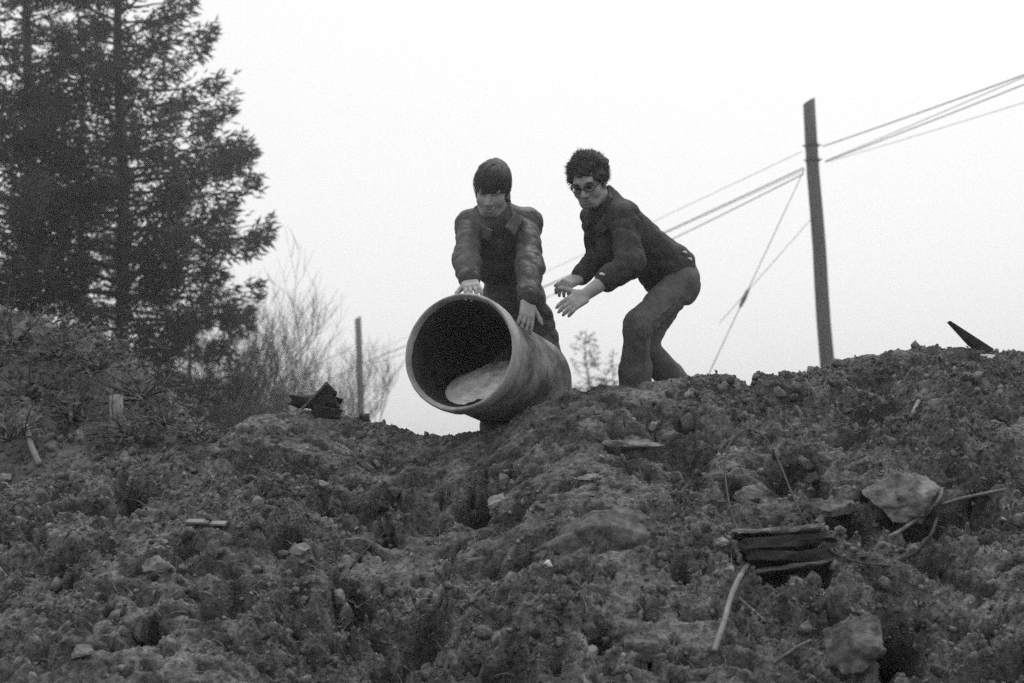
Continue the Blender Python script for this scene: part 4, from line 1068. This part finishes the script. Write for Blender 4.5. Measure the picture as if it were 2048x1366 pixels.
def scatter(n, xr, yr, fn, smin, smax, mt, name, label, sub, pw=2.2, flat=.7, keep=None):
    if sub < 0: V0 = np.array([(1, 0, 0), (-1, 0, 0), (0, 1, 0), (0, -1, 0), (0, 0, 1), (0, 0, -1)], float); F0 = np.array([(0, 2, 4), (2, 1, 4), (1, 3, 4), (3, 0, 4), (2, 0, 5), (1, 2, 5), (3, 1, 5), (0, 3, 5)])
    else: V0, F0 = ico(sub)
    x = rng.uniform(*xr, n); y = rng.uniform(*yr, n)
    if keep is not None:
        k_ = keep(x, y); x = x[k_]; y = y[k_]
    n = len(x)
    if fn is HN: y, z = HN(x, y, True)
    else: z = fn(x, y)
    s = np.minimum(smin * (1 - rng.uniform(0, 1, n)) ** (-1 / pw), smax)
    V = np.repeat(V0[None], n, 0) * (1 + np.clip(rng.normal(0, .36, (n, len(V0), 1)), -.6, .8))
    q = rng.normal(0, 1, (n, 4)); q /= np.linalg.norm(q, axis=1)[:, None]; a, b, c, d = q.T
    Rm = np.stack([np.stack([1 - 2 * (c * c + d * d), 2 * (b * c - a * d), 2 * (b * d + a * c)], -1), np.stack([2 * (b * c + a * d), 1 - 2 * (b * b + d * d), 2 * (c * d - a * b)], -1), np.stack([2 * (b * d - a * c), 2 * (c * d + a * b), 1 - 2 * (b * b + c * c)], -1)], -2)
    V = V * (s[:, None, None] * np.stack([np.ones(n), rng.uniform(.6, 1, n), rng.uniform(.4, .9, n)], -1)[:, None, :])
    V = np.einsum('nij,nvj->nvi', Rm, V) + np.stack([x, y, z + s * .15], -1)[:, None, :]
    F = (F0[None] + (np.arange(n) * len(V0))[:, None, None]).reshape(-1, 3)
    return link(name, mesh(name, V.reshape(-1, 3), F, mt, False), None, label, kind='stuff')
def front_keep(x, y): return (y < np.interp(x, CX, CY) + .15) & (np.abs(x / y) < .40) & (rng.uniform(0, 1, len(x)) < np.clip(fbm(x * 1.5 + 3, y * 1.9, 4, 60) * 2.6 + .5, .10, 1))
scatter(30000, (-2.9, 2.9), (4.0, 6.95), HN, .005, .030, M_clod, 'soil_clods', 'loose clods of dark soil covering the slope', 0, 2.2, keep=front_keep)
scatter(80000, (-2.9, 2.9), (4.0, 6.95), HN, .0035, .010, M_clod, 'soil_crumbs', 'fine dark crumbs of soil strewn all over the slope', -1, 3.0, keep=front_keep)
scatter(3800, (-2.9, 2.9), (4.0, 6.95), HN, .004, .014, M_peb, 'pale_pebbles', 'small pale pebbles scattered over the dark slope', 0, 2.4, keep=lambda x, y: (y < np.interp(x, CX, CY) + .05) & (np.abs(x / y) < .4))
scatter(16000, (-4.6, -1.2), (6.0, 8.6), HB, .006, .03, M_bank, 'bank_clods', 'loose crumbs of soil on the bank at left', 0, 2.0)

# dry grass in the soil
def grass(spots, name, label, fn):
    V = []; F = []; n = 0
    for (c, num, spread, ln) in spots:
        for i in range(num):
            x = c[0] + random.gauss(0, spread); y = c[1] + random.gauss(0, spread)
            z = float(fn(np.array([x]), np.array([y]))[0]); az = random.uniform(0, 6.3); L = ln * random.uniform(.4, 1.2)
            d = Vector((math.cos(az) * .6 - .1, math.sin(az) * .6 - .35, random.uniform(.2, 1))).normalized(); p = Vector((x, y, z - .005)); w_ = random.uniform(.0012, .0026)
            sd_ = d.cross(Vector((random.gauss(0, 1), random.gauss(0, 1), .3))).normalized(); pts = []
            for j in range(4):
                t = j / 3; pts.append((p.copy(), w_ * (1.05 - t))); p = p + d * L / 3; d = (d + Vector((-.08, -.12, -.38))).normalized()
            for q, ww in pts: V += [q - sd_ * ww, q + sd_ * ww]
            for j in range(3): F.append((n + j * 2, n + j * 2 + 1, n + j * 2 + 3, n + j * 2 + 2))
            n += 8
    link(name, mesh(name, [tuple(v) for v in V], F, M_grass), None, label, kind='stuff')
sp = []
for (px, py, num, spr, ln) in [(575, 935, 45, .05, .10), (540, 925, 30, .05, .10), (430, 965, 26, .05, .12), (470, 990, 18, .05, .10), (665, 1195, 34, .035, .12), (725, 1180, 40, .05, .10), (860, 1290, 30, .05, .08),
                               (380, 1000, 20, .06, .09), (480, 1340, 22, .05, .12), (250, 1080, 18, .08, .08), (540, 1160, 16, .08, .08), (960, 1180, 14, .08, .07), (640, 1290, 16, .07, .09), (100, 1180, 16, .08, .08), (300, 1010, 26, .05, .10), (1430, 1340, 26, .04, .08)]:
    sp.append((S(px, py), num, spr, ln))
for i in range(110):
    px = random.uniform(0, 1500); py = random.uniform(900, 1366); sp.append((S(px, max(py, 900)), 9, .12, .09))
grass(sp, 'dry_grass', 'wisps of dry grass and rootlets on the dark slope', HN)

# low brush on the left bank
def brush(px, py, size, label, seed):
    fn = lambda x, y: np.maximum(HB(x, y), HN(x, y))
    p = hit(px, py, fn, 5.5, 13); rd = random.Random(seed)
    e = empty('brush', p, label, 'shrub', 'low shrubs on the left bank'); st = MB(); A = []
    for i in range(34):
        d = Vector((rd.gauss(0, .8), rd.gauss(-.1, .6), rd.uniform(.1, 1))).normalized(); q = p.copy(); pts = [q.copy()]
        L = size * rd.uniform(.35, 1.0)
        for j in range(6):
            d = (d + Vector((rd.gauss(0, .2), rd.gauss(0, .2), rd.gauss(-.10, .1)))).normalized(); q = q + d * L / 6; pts.append(q.copy())
            if j > 2:
                for m_ in range(2): A.append(np.array(q) + rng.normal(0, .055 * size / .5, 3))
        st.tube(pts, np.linspace(.006, .002, 7), 4, False)
    st.build('stems', M_twig, e, True, kind='stuff')
    A = np.array(A); k_ = len(A); D = rng.normal(0, 1, (k_, 3)); D /= np.linalg.norm(D, axis=1)[:, None]; U = np.cross(D, rng.normal(0, 1, (k_, 3))); U /= np.linalg.norm(U, axis=1)[:, None]
    l_ = rng.uniform(.012, .028, (k_, 1)); v = np.stack([A - D * l_, A + U * l_ * .38, A + D * l_, A - U * l_ * .38], 1)
    F = np.arange(k_ * 4).reshape(-1, 4)
    link('foliage', mesh('foliage', v.reshape(-1, 3) - np.array(p), F, M_leaf), e)
for i, (px, py, s_, lab) in enumerate([(30, 690, .5, 'low shrub at the left edge under the conifers'), (120, 720, .45, 'low shrub on top of the bank under the second conifer'), (200, 740, .45, 'low shrub above the pale stake'),
                                       (280, 800, .38, 'low shrub right of the pale stake'), (330, 850, .32, 'small shrub where the bank meets the heap'), (60, 800, .45, 'shrub on the face of the bank at far left'),
                                       (150, 840, .40, 'shrub left of the pale stake on the bank face'), (395, 880, .25, 'lowest small shrub at the right end of the bank'), (260, 880, .32, 'shrub just under the pale stake'), (20, 880, .4, 'shrub beside the pale curved root at far left')]):
    brush(px, py, s_, lab, 500 + i)

# ------------------------------------------------------------------ thin damp air
hz = bpy.data.materials.new('haze'); hz.use_nodes = True
hn = hz.node_tree.nodes; hn.clear()
pv = hn.new('ShaderNodeVolumePrincipled'); pv.inputs['Color'].default_value = (1, 1, 1, 1); pv.inputs['Density'].default_value = .0032; pv.inputs['Anisotropy'].default_value = .75
ho = hn.new('ShaderNodeOutputMaterial'); hz.node_tree.links.new(pv.outputs[0], ho.inputs['Volume'])
mb = MB(); mb.box((0, 0, 10.0), np.eye(3), (1330, 1330, 11.4))
mb.build('haze', hz, None, label='thin pale haze in the air', kind='stuff')
